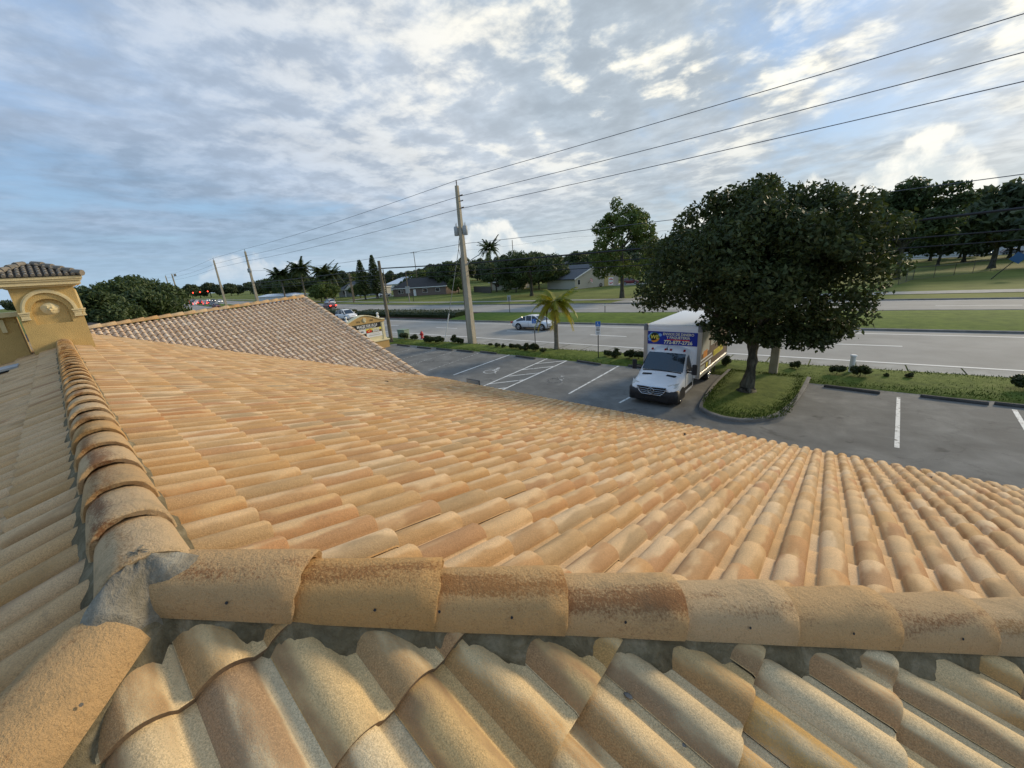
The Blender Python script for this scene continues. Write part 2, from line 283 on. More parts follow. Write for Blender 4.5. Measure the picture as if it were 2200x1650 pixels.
plain('roof_dark',(.055,.050,.047),.9,.2,2,bump=.3); plain('roof_grey',(.10,.105,.11),.9,.2,1.5,bump=.3); plain('roof_white',(.80,.80,.80),.6,.04,1); plain('wall_brick',(.19,.145,.12),.9,.2,6,bump=.3); plain('wall_grey',(.33,.34,.34),.85,.06,2); plain('wall_beige',(.50,.46,.37),.85,.06,2); plain('wall_white',(.70,.70,.68),.8,.05,2); plain('wall_ochre',(.52,.42,.17),.85,.07,2); plain('wood_fence',(.10,.085,.07),.9,.25,4)
plain('underlay',(.055,.045,.035),.95,.2,9); plain('vent_grey',(.30,.33,.35),.5,.12,5); plain('vent_dark',(.10,.12,.13),.6,.12,5)
plain('car_red',(.16,.012,.014),.3,.05,2,coat=.4); plain('car_dark',(.03,.03,.034),.3,.05,2,coat=.4); plain('car_grey',(.22,.22,.23),.3,.05,2,coat=.4); plain('field_dirt',(.22,.19,.14),.95,.2,1)
groundmat('stop_concrete',[(.34,(.04,.04,.038)),(.5,(.075,.074,.07)),(.66,(.13,.125,.115))],2.2,24.0,.4,.92)
plain('dead_frond',(.055,.04,.028),.9,.2,6); plain('dry_leaf',(.035,.025,.018),.9,.2,6); plain('street_green',(.02,.30,.20),.5,.05,4)

# ---------------------------------------------------------------- mesh helpers
def V(*a): return Vector(a)
def tag(o,label=None,cat=None,group=None,kind=None):
    if label: o['label']=label
    if cat: o['category']=cat
    if group: o['group']=group
    if kind: o['kind']=kind
    return o
def empty(name,loc=(0,0,0),rz=0.0):
    o=bpy.data.objects.new(name,None); COL.objects.link(o); o.location=loc; o.rotation_euler=(0,0,rz); o.empty_display_size=.2
    return o
def link(name,me,parent=None,mat=None):
    o=bpy.data.objects.new(name,me); COL.objects.link(o)
    if parent is not None: o.parent=parent
    if mat is not None: o.matrix_basis=mat
    return o
class MB:
    def __init__(s): s.v=[]; s.f=[]; s.m=[]; s.k=0; s.sm=[]
    def mat(s,k): s.k=k; return s
    def add(s,vs,fs,smooth=False):
        b=len(s.v); s.v+= [tuple(p) for p in vs]
        for f in fs: s.f.append(tuple(b+i for i in f)); s.m.append(s.k); s.sm.append(smooth)
        return s
    def quad(s,a,b,c,d): return s.add([a,b,c,d],[(0,1,2,3)])
    def poly(s,pts): return s.add(pts,[tuple(range(len(pts)))])
    def box(s,c,d,M=None,taper=1.0):
        x,y,z=d[0]/2,d[1]/2,d[2]/2; vs=[]
        for dz,k in((-z,1),(z,taper)):
            for a,b in((-1,-1),(1,-1),(1,1),(-1,1)): vs.append(Vector((a*x*k,b*y*k,dz)))
        if M is not None: vs=[M@p for p in vs]
        vs=[p+Vector(c) for p in vs]
        return s.add(vs,[(3,2,1,0),(4,5,6,7),(0,1,5,4),(1,2,6,5),(2,3,7,6),(3,0,4,7)])
    def bevbox(s,c,d,b=.02):
        "box with chamfered vertical and top edges"
        x,y,z=d[0]/2,d[1]/2,d[2]; cx,cy,cz=c; cz-=z/2
        def ring(ex,zz): return [(cx+px,cy+py,cz+zz) for px,py in((-x+ex,-y+b+ex),(-x+b+ex,-y+ex),(x-b-ex,-y+ex),(x-ex,-y+b+ex),(x-ex,y-b-ex),(x-b-ex,y-ex),(-x+b+ex,y-ex),(-x+ex,y-b-ex))]
        return s.loft([ring(0,0),ring(0,z-b),ring(b*.8,z)],True)
    def loft(s,rings,caps=True,smooth=False,close=True):
        n=len(rings[0]); vs=[p for r in rings for p in r]; fs=[]
        for i in range(len(rings)-1):
            for j in range(n if close else n-1):
                a=i*n+j; b=i*n+(j+1)%n; fs.append((a,b,b+n,a+n))
        s.add(vs,fs,smooth)
        if caps and close:
            s.poly(list(reversed([tuple(p) for p in rings[0]]))); s.poly(rings[-1])
        return s
    def tube(s,pts,rad,n=8,caps=True,smooth=True):
        pts=[Vector(p) for p in pts]; rad=rad if isinstance(rad,(list,tuple)) else [rad]*len(pts); rings=[]
        for i,p in enumerate(pts):
            d=(pts[min(i+1,len(pts)-1)]-pts[max(i-1,0)]).normalized()
            a=d.cross(Vector((0,0,1)));
            if a.length<.05: a=d.cross(Vector((0,1,0)))
            a.normalize(); b=a.cross(d)
            rings.append([p+(a*math.cos(2*pi*k/n)+b*math.sin(2*pi*k/n))*rad[i] for k in range(n)])
        return s.loft(rings,caps,smooth)
    def disc(s,c,nrm,r,n=16,ry=None):
        c=Vector(c); nrm=Vector(nrm).normalized(); a=nrm.cross(Vector((0,0,1)))
        if a.length<.05: a=Vector((1,0,0))
        a.normalize(); b=nrm.cross(a); ry=ry or r
        return s.poly([c+a*math.cos(2*pi*k/n)*r+b*math.sin(2*pi*k/n)*ry for k in range(n)])
    def ball(s,c,r,n=8,m=6,sc=(1,1,1)):
        rings=[]
        for i in range(m+1):
            t=pi*i/m; rr=max(math.sin(t),.02); rings.append([(c[0]+r*sc[0]*rr*math.cos(2*pi*k/n),c[1]+r*sc[1]*rr*math.sin(2*pi*k/n),c[2]-r*sc[2]*math.cos(t)) for k in range(n)])
        return s.loft(rings,True,True)
    def build(s,name,mats,parent=None,mat=None,mesh_only=False):
        me=bpy.data.meshes.new(name); me.from_pydata(s.v,[],s.f); mats=mats if isinstance(mats,(list,tuple)) else [mats]
        for q in mats: me.materials.append(MATS[q])
        me.polygons.foreach_set('material_index',s.m); me.polygons.foreach_set('use_smooth',s.sm); me.update()
        return me if mesh_only else link(name,me,parent,mat)
def npmesh(name,verts,faces_n,nv,mats,rnd=None,tuv=None,smooth=False):
    "fast mesh: verts (N,3), faces array (M,nv)"
    me=bpy.data.meshes.new(name); me.vertices.add(len(verts)); me.vertices.foreach_set('co',np.asarray(verts,dtype=np.float32).ravel())
    f=np.asarray(faces_n,dtype=np.int32); me.loops.add(f.size); me.polygons.add(len(f)); me.loops.foreach_set('vertex_index',f.ravel())
    me.polygons.foreach_set('loop_start',np.arange(0,f.size,nv,dtype=np.int32)); me.polygons.foreach_set('loop_total',np.full(len(f),nv,dtype=np.int32))
    me.polygons.foreach_set('use_smooth',np.full(len(f),bool(smooth)))
    if rnd is not None: a=me.attributes.new('rnd','FLOAT','POINT'); a.data.foreach_set('value',np.asarray(rnd,dtype=np.float32))
    if tuv is not None: a=me.attributes.new('tuv','FLOAT_VECTOR','POINT'); a.data.foreach_set('vector',np.asarray(tuv,dtype=np.float32).ravel())
    for q in (mats if isinstance(mats,(list,tuple)) else [mats]): me.materials.append(MATS[q])
    me.update(calc_edges=True); me.validate(); return me
def frame(o,right,up):
    r=Vector(right).normalized(); u=Vector(up).normalized(); n=r.cross(u).normalized(); u=n.cross(r)
    m=Matrix.Identity(4)
    for i in range(3): m[i][0]=r[i]; m[i][1]=u[i]; m[i][2]=n[i]; m[i][3]=o[i]
    return m
def text(name,body,size,mat,parent,M,bold=0.0,sx=1.0,align='CENTER',ext=.002,shear=0.0):
    cu=bpy.data.curves.new(name,'FONT'); cu.body=body; cu.size=size; cu.align_x=align; cu.align_y='CENTER'; cu.extrude=ext; cu.offset=bold; cu.resolution_u=2; cu.shear=shear
    o=bpy.data.objects.new(name,cu); COL.objects.link(o)
    dg=bpy.context.evaluated_depsgraph_get(); me=bpy.data.meshes.new_from_object(o.evaluated_get(dg)); bpy.data.objects.remove(o); bpy.data.curves.remove(cu)
    me.materials.clear(); me.materials.append(MATS[mat]); me.name=name
    return link(name,me,parent,M@Matrix.Diagonal((sx,1,1,1)))
def copy_tree(o,parent=None):
    c=o.copy(); COL.objects.link(c)
    if parent is not None: c.parent=parent
    for ch in o.children: copy_tree(ch,c)
    return c

# ---------------------------------------------------------------- the ground, road and car park
def struct(name,mb,mats): o=mb.build(name,mats); tag(o,kind='structure'); return o
m=MB(); N=24
for i in range(N):
    for j in range(N):
        x0,x1=-2200+i*4400/N,-2200+(i+1)*4400/N; y0,y1=-1200+j*4400/N,-1200+(j+1)*4400/N
        m.quad((x0,y0,-.03),(x1,y0,-.03),(x1,y1,-.03),(x0,y1,-.03))
struct('ground',m,'grass_far')
def bend(x):
    t=-60-x
    return 0.0 if t<=0 else .165*(t-30*(1-math.exp(-t/30)))
# road boundary lines: Y as a function of X (surveyed at three stations), bent beyond x=-60
def line(*pts):
    pts=sorted(pts)
    def f(x):
        if x<=pts[0][0]: s=(pts[1][1]-pts[0][1])/(pts[1][0]-pts[0][0]); s=max(min(s,.06),.03); y=pts[0][1]+s*(x-pts[0][0])
        elif x>=pts[-1][0]: s=(pts[-1][1]-pts[-2][1])/(pts[-1][0]-pts[-2][0]); y=pts[-1][1]+min(s,.12)*(x-pts[-1][0])
        else:
            for a,b in zip(pts,pts[1:]):
                if a[0]<=x<=b[0]: y=a[1]+(b[1]-a[1])*(x-a[0])/(b[0]-a[0]); break
        return y+bend(x)
    return f
L_grass=line((-60,21.2),(-25.4,22.96),(-10.8,24.38),(-.84,25.3),(6.2,25.95))
L_near=line((-39.4,25.0),(-11.6,26.3),(6.5,27.6))
L_dash=line((-32.5,29.4),(-13.2,30.3),(4.1,32.2))
L_medw=line((-36.2,33.07),(-15.1,34.6),(4.5,36.5))
L_med0=line((-37.6,34.2),(-16,36.0),(4.65,37.9))
L_med1=line((-45.8,42.05),(-19.5,44.8),(5.73,49.3))
L_farw=line((-45.8,42.9),(-19.5,45.7),(5.8,50.2))
L_fdash=line((-53,46.6),(-20,49.6),(6.1,53.2))
L_far=line((-56.6,52.2),(-24,54.9),(6.6,58.5))
L_sw0=line((-62,57.6),(-25,61.2),(7.3,65.4))
L_sw1=line((-63,59.4),(-25,63.4),(7.7,69.0))
XS=[-700,-560,-450,-380,-320,-270,-230,-200,-175,-150,-130,-115,-100,-90,-80,-70,-60,-52,-45,-39,-33,-28,-22,-16,-11,-5,0,5,10,18,28,45,80,160,400]
def strip(name,f0,f1,z,mat,x0=-700,x1=400,off0=0,off1=0):
    m=MB(); xs=[x for x in XS if x0<x<x1]; xs=[x0]+xs+[x1]
    for a,b in zip(xs,xs[1:]): m.quad((a,f0(a)+off0,z),(b,f0(b)+off0,z),(b,f1(b)+off1,z),(a,f1(a)+off1,z))
    return struct(name,m,mat)
strip('road',L_near,L_med0,.0,'road_asphalt',off0=-.25,off1=-.0)
strip('road',L_med1,L_far,.0,'road_asphalt')
strip('pavement',L_sw0,L_sw1,.012,'concrete')
def kerb(name,f,off,w,h,mat,x0=-700,x1=400):
    m=MB(); xs=[x0]+[x for x in XS if x0<x<x1]+[x1]; rings=[]
    for x in xs:
        y=f(x)+off; rings.append([(x,y-w/2,-.03),(x,y-w/2,h*.8),(x,y-w*.3,h),(x,y+w*.3,h),(x,y+w/2,h*.8),(x,y+w/2,-.03)])
    m.loft(rings,False,close=False); return struct(name,m,mat)
kerb('kerb',L_med0,.12,.30,.14,'kerb_concrete'); kerb('kerb',L_med1,-.12,.30,.14,'kerb_concrete'); kerb('kerb',L_far,.12,.30,.14,'kerb_concrete')
# median: mown grass, with a bark bed under the hedge
def mound(name,f0,f1,off0,off1,h,mat,x0,x1,zb=.10):
    m=MB(); xs=[x0]+[x for x in XS if x0<x<x1]+[x1]; rings=[]
    for x in xs:
        a,b=f0(x)+off0,f1(x)+off1
        rings.append([(x,a,zb),(x,a+(b-a)*.12,zb+h*.6),(x,a+(b-a)*.35,zb+h),(x,a+(b-a)*.65,zb+h),(x,a+(b-a)*.88,zb+h*.6),(x,b,zb)])
    m.loft(rings,False,True,close=False); return struct(name,m,mat)
mound('median_grass',L_med0,L_med1,.25,-.25,.22,'grass_median',-41,400); mound('median_bed',L_med0,L_med1,.25,-.25,.06,'mulch',-150,-41); mound('median_grass',L_med0,L_med1,.25,-.25,.12,'grass_median',-700,-150)
# concrete gutter and footway between verge and carriageway, with joints
m=MB(); jx=[-120,-90]+[-60+i*1.9 for i in range(60)]
for a,b in zip(jx,jx[1:]):
    g=.03 if b-a<3 else 0
    m.quad((a+g,L_grass(a)-.25,.02),(b-g,L_grass(b)-.25,.02),(b-g,L_near(b)-.28,.004),(a+g,L_near(a)-.28,.004))
struct('footway',m,'concrete')
m=MB(); m.quad((-120,L_grass(-120)-.3,-.012),(60,L_grass(60)-.3,-.012),(60,L_near(60)-.2,-.012),(-120,L_near(-120)-.2,-.012)); struct('footway_bed',m,'kerb_concrete')
# painted road lines
def mark(name,f,w,x0,x1,z=.005):
    m=MB(); xs=[x0]+[x for x in XS if x0<x<x1]+[x1]
    for a,b in zip(xs,xs[1:]): m.quad((a,f(a)-w/2,z),(b,f(b)-w/2,z),(b,f(b)+w/2,z),(a,f(a)+w/2,z))
    return struct(name,m,'road_paint')
mark('edge_line',L_near,.17,-300,90); mark('edge_line',L_medw,.15,-300,90); mark('edge_line',L_farw,.17,-300,90); mark('edge_line',lambda x:L_far(x)-.35,.15,-300,90)
def dash(f,x0,x1,w=.16): return mark('lane_dash',f,w,x0,x1)
for a,b in ((-16.9,-13.6),(-26.3,-23.2),(-37.2,-33.6),(-48,-44.6),(-59,-55.6),(-70,-66.6),(-6.6,-3.6),(-.6,2.9),(12.5,15.8),(24,27.4)): dash(L_dash,a,b)
for k in range(14): dash(L_fdash,6.4-k*12.2,10.4-k*12.2 if k else 11.6)
# side street with a zebra crossing on the far side
m=MB(); m.quad((-28,56.5,.004),(-3,58,.004),(-14,118,.004),(-24,118,.004)); struct('side_street',m,'road_asphalt')
m=MB()
for k in range(9):
    x=-25.6+k*1.5; m.quad((x,58.0+k*.15,.009),(x+.62,58.05+k*.15,.009),(x+.9,61.2+k*.15,.009),(x+.3,61.1+k*.15,.009))
struct('crosswalk_marking',m,'road_paint')
# car park
m=MB(); lot=[]
YC=lambda x:20.3+.036*(x+28) if x<-10 else (20.95+.055*(x+10) if x<0 else 21.5+.03*x)      # head of the parking bays
xs=[-34,-31,-28,-24,-20,-16,-12,-8,-5,-2,1,4,8,14,24,40]
for a,b in zip(xs,xs[1:]): m.quad((a,-14,.0),(b,-14,.0),(b,YC(b)+.32,.0),(a,YC(a)+.32,.0))
struct('car_park',m,'lot_asphalt')
# verge of mown grass between car park and footway, slightly crowned
m=MB(); rings=[]
for x in [-60,-48,-40]+[-34+i*1.5 for i in range(50)]:
    a=YC(x)+.25+random.uniform(-.05,.05) if x>-33 else 13+.2*random.random(); b=L_grass(x)+random.uniform(-.05,.05)
    rings.append([(x,a,.0),(x,a+.12,.05),(x,a+(b-a)*.3,.10+.02*math.sin(x)),(x,a+(b-a)*.7,.11),(x,b-.1,.055),(x,b,.015)])
m.loft(rings,False,True,close=False); struct('verge',m,'grass_near')
# bay markings
def stripe(name,p,q,w=.115,mat='lot_paint',z=.005):
    p,q=Vector((*p,0)),Vector((*q,0)); d=(q-p).normalized(); n=Vector((-d.y,d.x,0))*w/2; m=MB(); k=max(2,int((q-p).length/1.2)); 
    for i in range(k):
        a=p+(q-p)*(i/k); b=p+(q-p)*((i+1)/k); j=n*random.uniform(.93,1.07); m.quad((*(a-j)[:2],z),(*(b-j)[:2],z),(*(b+j)[:2],z),(*(a+j)[:2],z))
    return struct(name,m,mat)
stripe('bay_line',(2.11,21.0),(1.76,15.45)); stripe('bay_line',(5.05,21.05),(4.65,15.6)); stripe('bay_line',(8.0,21.1),(7.6,15.6)); stripe('bay_line',(-9.95,21.1),(-9.75,15.2),.11); stripe('bay_line',(-6.55,21.3),(-7.1,15.15),.11)
stripe('bay_line',(-15.11,21.0),(-14.5,13.4),.11); stripe('bay_line',(-13.55,21.0),(-13.1,13.2),.11); stripe('bay_line',(-18.45,20.9),(-18.0,15.0),.12)
stripe('bay_line',(-21.2,20.5),(-20.5,14.9),.10,'lot_paint_worn'); stripe('bay_line',(-23.75,20.4),(-23.1,15.2),.10,'lot_paint_worn'); stripe('bay_line',(-25.9,20.1),(-25.4,15.4),.10,'lot_paint_worn'); stripe('bay_line',(-28.4,20.0),(-28.0,15.2),.10,'lot_paint_worn')
for k in range(5): stripe('hatch_line',(-14.98+k*.13,19.45-k*1.62),(-13.55+k*.09,21.0-k*1.62),.10,'lot_paint',.0065)
stripe('bay_line',(-16.9,20.72),(-18.3,20.85),.12,'lot_paint_worn'); 
def isa(cx,cy,worn):
    "painted access symbol, read from the driving lane"
    m=MB(); z=.006
    def pl(pts,w):
        for a,b in zip(pts,pts[1:]):
            a=Vector((*a,0)); b=Vector((*b,0)); d=(b-a).normalized(); n=Vector((-d.y,d.x,0))*w/2; e=d*w*.3
            m.quad(*[(cx+p.x,cy+p.y,z) for p in (a-n-e,b-n+e,b+n+e,a+n-e)])
    m.disc((cx-.05,cy+.62,z),(0,0,1),.11,12)
    pl([(-.05,.48),(0,.02),(.34,.0)],.10); pl([(-.03,.28),(.28,.26)],.08); pl([(.34,.0),(.46,-.42),(.62,-.38)],.10)
    pl([(.05+.42*math.cos(t),-.28+.40*math.sin(t)) for t in [R(100+i*22) for i in range(13)]],.09)
    return struct('access_symbol',m,worn)
isa(-16.45,16.9,'lot_paint'); isa(-11.7,17.1,'lot_paint_worn')
# planted island with rolled kerb (the tree stands on it)
isl=[(-4.35,22.4),(-4.36,19.4),(-4.12,16.4),(-3.85,15.75),(-3.3,15.35),(-2.6,15.25),(-1.95,15.6),(-1.4,16.4),(-1.05,18.0),(-.88,20.0),(-.80,22.4)]
def offs(pts,d):
    c=Vector((-2.6,19.5)); out=[]
    for i,p in enumerate(pts):
        a=Vector(pts[max(i-1,0)]); b=Vector(pts[min(i+1,len(pts)-1)]); t=(b-a).normalized(); n=Vector((-t.y,t.x)); out.append(Vector(p)+n*d)
    return out
def densify(pts,k=4):
    out=[]
    for i in range(len(pts)-1):
        p0=Vector(pts[max(i-1,0)]);p1=Vector(pts[i]);p2=Vector(pts[i+1]);p3=Vector(pts[min(i+2,len(pts)-1)])
        for j in range(k):
            t=j/k; out.append(tuple(.5*((2*p1)+(p2-p0)*t+(2*p0-5*p1+4*p2-p3)*t*t+(3*p1-p0-3*p2+p3)*t**3)))
    return out+[tuple(pts[-1])]
isl=densify(isl); prof=[(0,-.02),(0,.10),(.03,.13),(.14,.135),(.17,.10),(.17,-.02)]
m=MB(); rings=[[(q.x,q.y,z+.006*math.sin(i*1.7)) for (d,z) in prof for q in [offs(isl,d)[i]]] for i in range(len(isl))]
m.loft(rings,False,False,close=False); struct('island_kerb',m,'kerb_concrete')
inn=offs(isl,.15); m=MB(); c0=[(p.x,p.y,.115) for p in inn]; c1=[(p.x*.6-2.6*.4,p.y*.6+20*.4,.20) for p in inn]; m.loft([c0,c1],False,True,close=True); m.poly(c1); struct('island_grass',m,'grass_near')
# short grass standing up from the verge and the island
g_=np.random.default_rng(12); C=[]
while len(C)<26000:
    x=g_.uniform(-34,16); 
    if g_.random()<.18: x,y=g_.uniform(-4.2,-.9),g_.uniform(15.4,22.4); ok=((x+2.6)/1.62)**2+((min(y,17.2)-17.2)/1.85)**2<.94; z=.13
    else: y=g_.uniform(19.5,26); ok=YC(x)+.22<y<L_grass(x)+.02; z=.06
    if ok: C.append((x,y,z))
C=np.array(C); n=len(C); a=g_.uniform(0,2*pi,n); h=g_.uniform(.03,.085,n); w=np.stack([np.cos(a),np.sin(a),0*a],1)*.022; tip=np.stack([g_.normal(0,.025,n),g_.normal(0,.025,n),h],1)
tag(link('grass_tufts',npmesh('grass_tufts',np.stack([C-w,C+w,C+tip],1).reshape(-1,3),np.arange(n*3).reshape(-1,3),3,'grass_near')),'short mown grass on the verge and tree island','grass',kind='stuff')
# wheel stops
ws=[((-.26,21.38),(1.57,21.2),'wheel stop beside the tree island'),((2.75,21.40),(4.50,21.32),'wheel stop right of the single white bay line'),((4.66,21.46),(6.4,21.46),'wheel stop cut by the right picture edge'),
 ((-17.6,20.62),(-15.8,20.52),'wheel stop of the access bay left of the hatching'),((-12.8,21.07),(-11.0,20.85),'wheel stop of the access bay right of the hatching'),((-9.4,21.25),(-7.6,21.2),'wheel stop left of the box truck'),
 ((-31.5,19.95),(-29.6,19.95),'farthest wheel stop, near the monument sign'),((-28.4,19.95),(-26.6,20.0),'second farthest wheel stop along the verge'),((-26.0,20.15),(-24.1,20.28),'third farthest wheel stop along the verge'),((-23.7,20.42),(-21.8,20.45),'fourth farthest wheel stop along the verge'),((-21.3,20.72),(-19.6,20.72),'fifth farthest wheel stop, in front of the concrete pole')]
for a,b,l in ws:
    a=Vector((*a,0));b=Vector((*b,0)); d=b-a; L=d.length; m=MB(); rings=[]
    for t in (-.5,-.485,.485,.5):
        k=1 if abs(t)<.49 else .75; rings.append([(t*L,y*k,z*k) for y,z in((-.075,-.01),(-.075,.06),(-.045,.115),(.045,.115),(.075,.06),(.075,-.01))])
    m.loft(rings,True); o=m.build('wheel_stop','stop_concrete'); o.location=(a+b)/2; o.rotation_euler=(0,0,math.atan2(d.y,d.x)); tag(o,'dark weathered concrete '+l,'wheel stop','wheel stops along the verge')

# ---------------------------------------------------------------- the building with its tiled roofs
XJ,YJ,ZB=-1.505,-.026,5.146           # apex of the hips; ZB = bedding level of the ridge tiles
Z0=ZB-.062; SL=.320; YE=8.32          # tile plane level at the ridge, pitch, eave line
ca,sa=math.cos(math.atan(SL)),math.sin(math.atan(SL))
bld=empty('plaza_building',(-4,0,0)); tag(bld,'low ochre stucco plaza building with barrel tiled hip roofs and small tower','building')
bld_inv=Matrix.Translation((4,0,0))
def bpart(name,mb,mats,parent=None):
    o=mb.build(name,mats); o.parent=parent or bld
    if parent is None: o.matrix_basis=bld_inv
    return o
ZE=Z0-SL*(YE-YJ)
FA,FB,FC=V(-19.6,.6,5.02),V(-19.6,7.85,5.38),V(-11.1,7.85,2.52)      # far cross gable: ridge ends and lower rake corner
m=MB()
m.box((-6.2,0,1.15),(24,13.6,2.3)); m.box((-17,1.2,1.2),(12,12.2,2.4)); bpart('wall',m,'stucco')
roof=MB()                                                    # boarding under the tiles
dz=-.012
e=YE-YJ
roof.poly([(XJ,YJ,Z0+dz),(XJ+e,YE,ZE+dz),(-11.0,YE,ZE+dz),(-19.9,YJ,Z0+dz)])
roof.poly([(XJ,YJ,Z0+dz),(XJ+e,YJ-e,ZE+dz),(XJ+e,YE,ZE+dz)])
roof.poly([(XJ,YJ,Z0+dz),(-19.9,YJ,Z0+dz),(-19.9,YJ-e,ZE+dz),(XJ+e,YJ-e,ZE+dz)])
roof.poly([FA+V(0,-1.5,dz-.07),FC+V(0,-8.75,dz-.42),FC+V(0,0,dz),FB+V(0,0,dz)]); roof.poly([FA+V(0,0,dz),FB+V(0,0,dz),V(-28,7.85,2.5),V(-28,.6,2.2)])
roof=bpart('roof',roof,'underlay')
# eave fascia and drip edge
m=MB(); m.box((-2.1,YE-.07,ZE-.11),(17.9,.03,.2)); m.box((-2.1,YE-.02,ZE-.028),(17.9,.09,.016)); m.box((XJ+e-.07,0,ZE-.11),(.03,16.6,.2)); bpart('fascia',m,'trim_cream')
m=MB(); d=(FC-FB).normalized(); L=(FC-FB).length; n=d.cross(V(0,1,0)).normalized()
Mx=frame((FB+FC)/2+V(0,.05,-.09),d,n if n.z>0 else -n); m.box((0,0,0),(L,.16,.03)); o=m.build('barge_board','trim_cream'); o.parent=bld; o.matrix_basis=bld_inv@Mx

TW,TE,TL=.340,.375,.45
def profile(k,soft=False):
    "cross-section of a double-roll tile: flat pan then barrel, twice"
    pts=[]
    for i in range(2):
        if soft:                                   # broader, lower barrels of the hip end
            x0=i*TW/2; pts+=[(x0,.0),(x0+.034,.0)]
            for j in range(1,k): t=j/k; pts.append((x0+.034+(TW/2-.034)*t,.043*math.sin(pi*t)**.75))
            continue
        x0=i*TW/2; pn=.047; rx=(TW/2-pn)/2; xc=x0+pn+rx; pts+=[(x0,.0),(x0+.005,.0),(x0+pn-.004,.0),(x0+pn,.002)]
        for j in range(1,k): t=pi*j/k; pts.append((xc-rx*math.cos(t),.004+.054*math.sin(t)**.92))
    pts.append((TW+.0015,.003)); return pts
def tile_arrays(k,soft=False):
    pr=profile(k,soft); n=len(pr); vs=[];uv=[];fs=[]
    rows=[(-.06,-.004,0),(TE*.55,.019,0),(TE-.012,.032,0),(TE,.026,0)]
    for y,dz_,_ in rows:
        for x,z in pr: vs.append((x,y,z+dz_)); uv.append((x,y,0))
    for r in range(len(rows)-1):
        for i in range(n-1): a=r*n+i; fs.append((a,a+n,a+n+1,a+1))
    b=len(vs)
    for x,z in pr: vs.append((x,TE,z+.026)); uv.append((x,y,.3))
    for x,z in pr: vs.append((x,TE-.004,z-.008)); uv.append((x,y,.3))
    for i in range(n-1): fs.append((b+i,b+n+i,b+n+i+1,b+i+1))
    return np.array(vs),np.array(uv),[tuple(reversed(f)) for f in fs]
def clip(poly,hp):
    "clip polygon (list of 6-vectors x,y,z,u,v,w) by half-planes a*x+b*y<=c"
    for a,b,c in hp:
        out=[]; n=len(poly)
        for i in range(n):
            p,q=poly[i],poly[(i+1)%n]; dp=a*p[0]+b*p[1]-c; dq=a*q[0]+b*q[1]-c
            if dp<=0: out.append(p)
            if (dp<0)!=(dq<0) and dp!=dq: t=dp/(dp-dq); out.append(tuple(p[k]+(q[k]-p[k])*t for k in range(6)))
        poly=out
        if len(poly)<3: return []
    return poly
VLO,VUV,VF=tile_arrays(5); VHI,HUV,HF=tile_arrays(9); VSO,SUV,SF_=tile_arrays(10,True)
TILES=[]      # (size on screen, matrix, clip halfplanes or None, material)
def field(O,ex,ed,hp,mat,i0,i1,j0,j1,stag=True,zoff=0.0):
    n=ex.cross(ed)
    for j in range(j0,j1):
        for i in range(i0,i1):
            x=i*TW+(TW/2 if (j%2 and stag) else 0); y=j*TE
            o=O+ex*x+ed*y+n*(zoff+random.uniform(-.002,.003))
            cs=[o,o+ex*TW,o+ex*TW+ed*TE,o+ed*TE]; ov=[o-ed*.06,o+ex*TW-ed*.06,o+ex*TW+ed*TE,o+ed*TE]
            st=0; need=[]
            for a,b,c in hp:
                ds=[a*p.x+b*p.y-c for p in ov]
                if min(ds)>=-.004: st=2; break
                if max(ds)>0: need.append((a,b,c))
            if st==2: continue
            Mx=frame(o,ex,ed)@Matrix.Rotation(random.uniform(-.004,.004),4,'Z')@Matrix.Rotation(random.uniform(-.006,.006),4,'X')
            c=(cs[0]+cs[2])/2; q=proj(c); area=0
            if q and -60<q[0]<2260 and 0<q[1]<1720:
                vd=c-V(0,0,HC); area=abs(n.dot(vd.normalized()))/vd.length_squared
            TILES.append((area,Mx,need,mat))
s2=math.sqrt(.5)
hp_hip=[(-1,-1,-(XJ+YJ)),(-1,1,YJ-XJ)]
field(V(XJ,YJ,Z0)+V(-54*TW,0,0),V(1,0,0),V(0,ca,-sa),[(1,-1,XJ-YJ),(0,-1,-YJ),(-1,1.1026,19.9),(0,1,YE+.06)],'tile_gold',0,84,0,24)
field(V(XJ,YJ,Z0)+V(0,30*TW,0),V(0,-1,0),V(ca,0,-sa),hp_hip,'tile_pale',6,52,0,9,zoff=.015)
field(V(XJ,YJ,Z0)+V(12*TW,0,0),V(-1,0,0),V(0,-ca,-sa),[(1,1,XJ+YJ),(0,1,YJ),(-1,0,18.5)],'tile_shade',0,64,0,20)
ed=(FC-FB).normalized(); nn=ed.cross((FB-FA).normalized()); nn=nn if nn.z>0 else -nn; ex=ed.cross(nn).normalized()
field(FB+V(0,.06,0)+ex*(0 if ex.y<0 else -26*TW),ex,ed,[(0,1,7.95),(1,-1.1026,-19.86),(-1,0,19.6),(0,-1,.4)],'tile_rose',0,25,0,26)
TILES.sort(key=lambda t:-t[0])
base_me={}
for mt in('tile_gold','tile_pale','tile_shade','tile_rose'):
    base_me[mt]=npmesh('tile',VSO,SF_,4,mt,np.zeros(len(VSO)),SUV,True) if mt=='tile_pale' else npmesh('tile',VHI,HF,4,mt,np.zeros(len(VHI)),HUV,True)
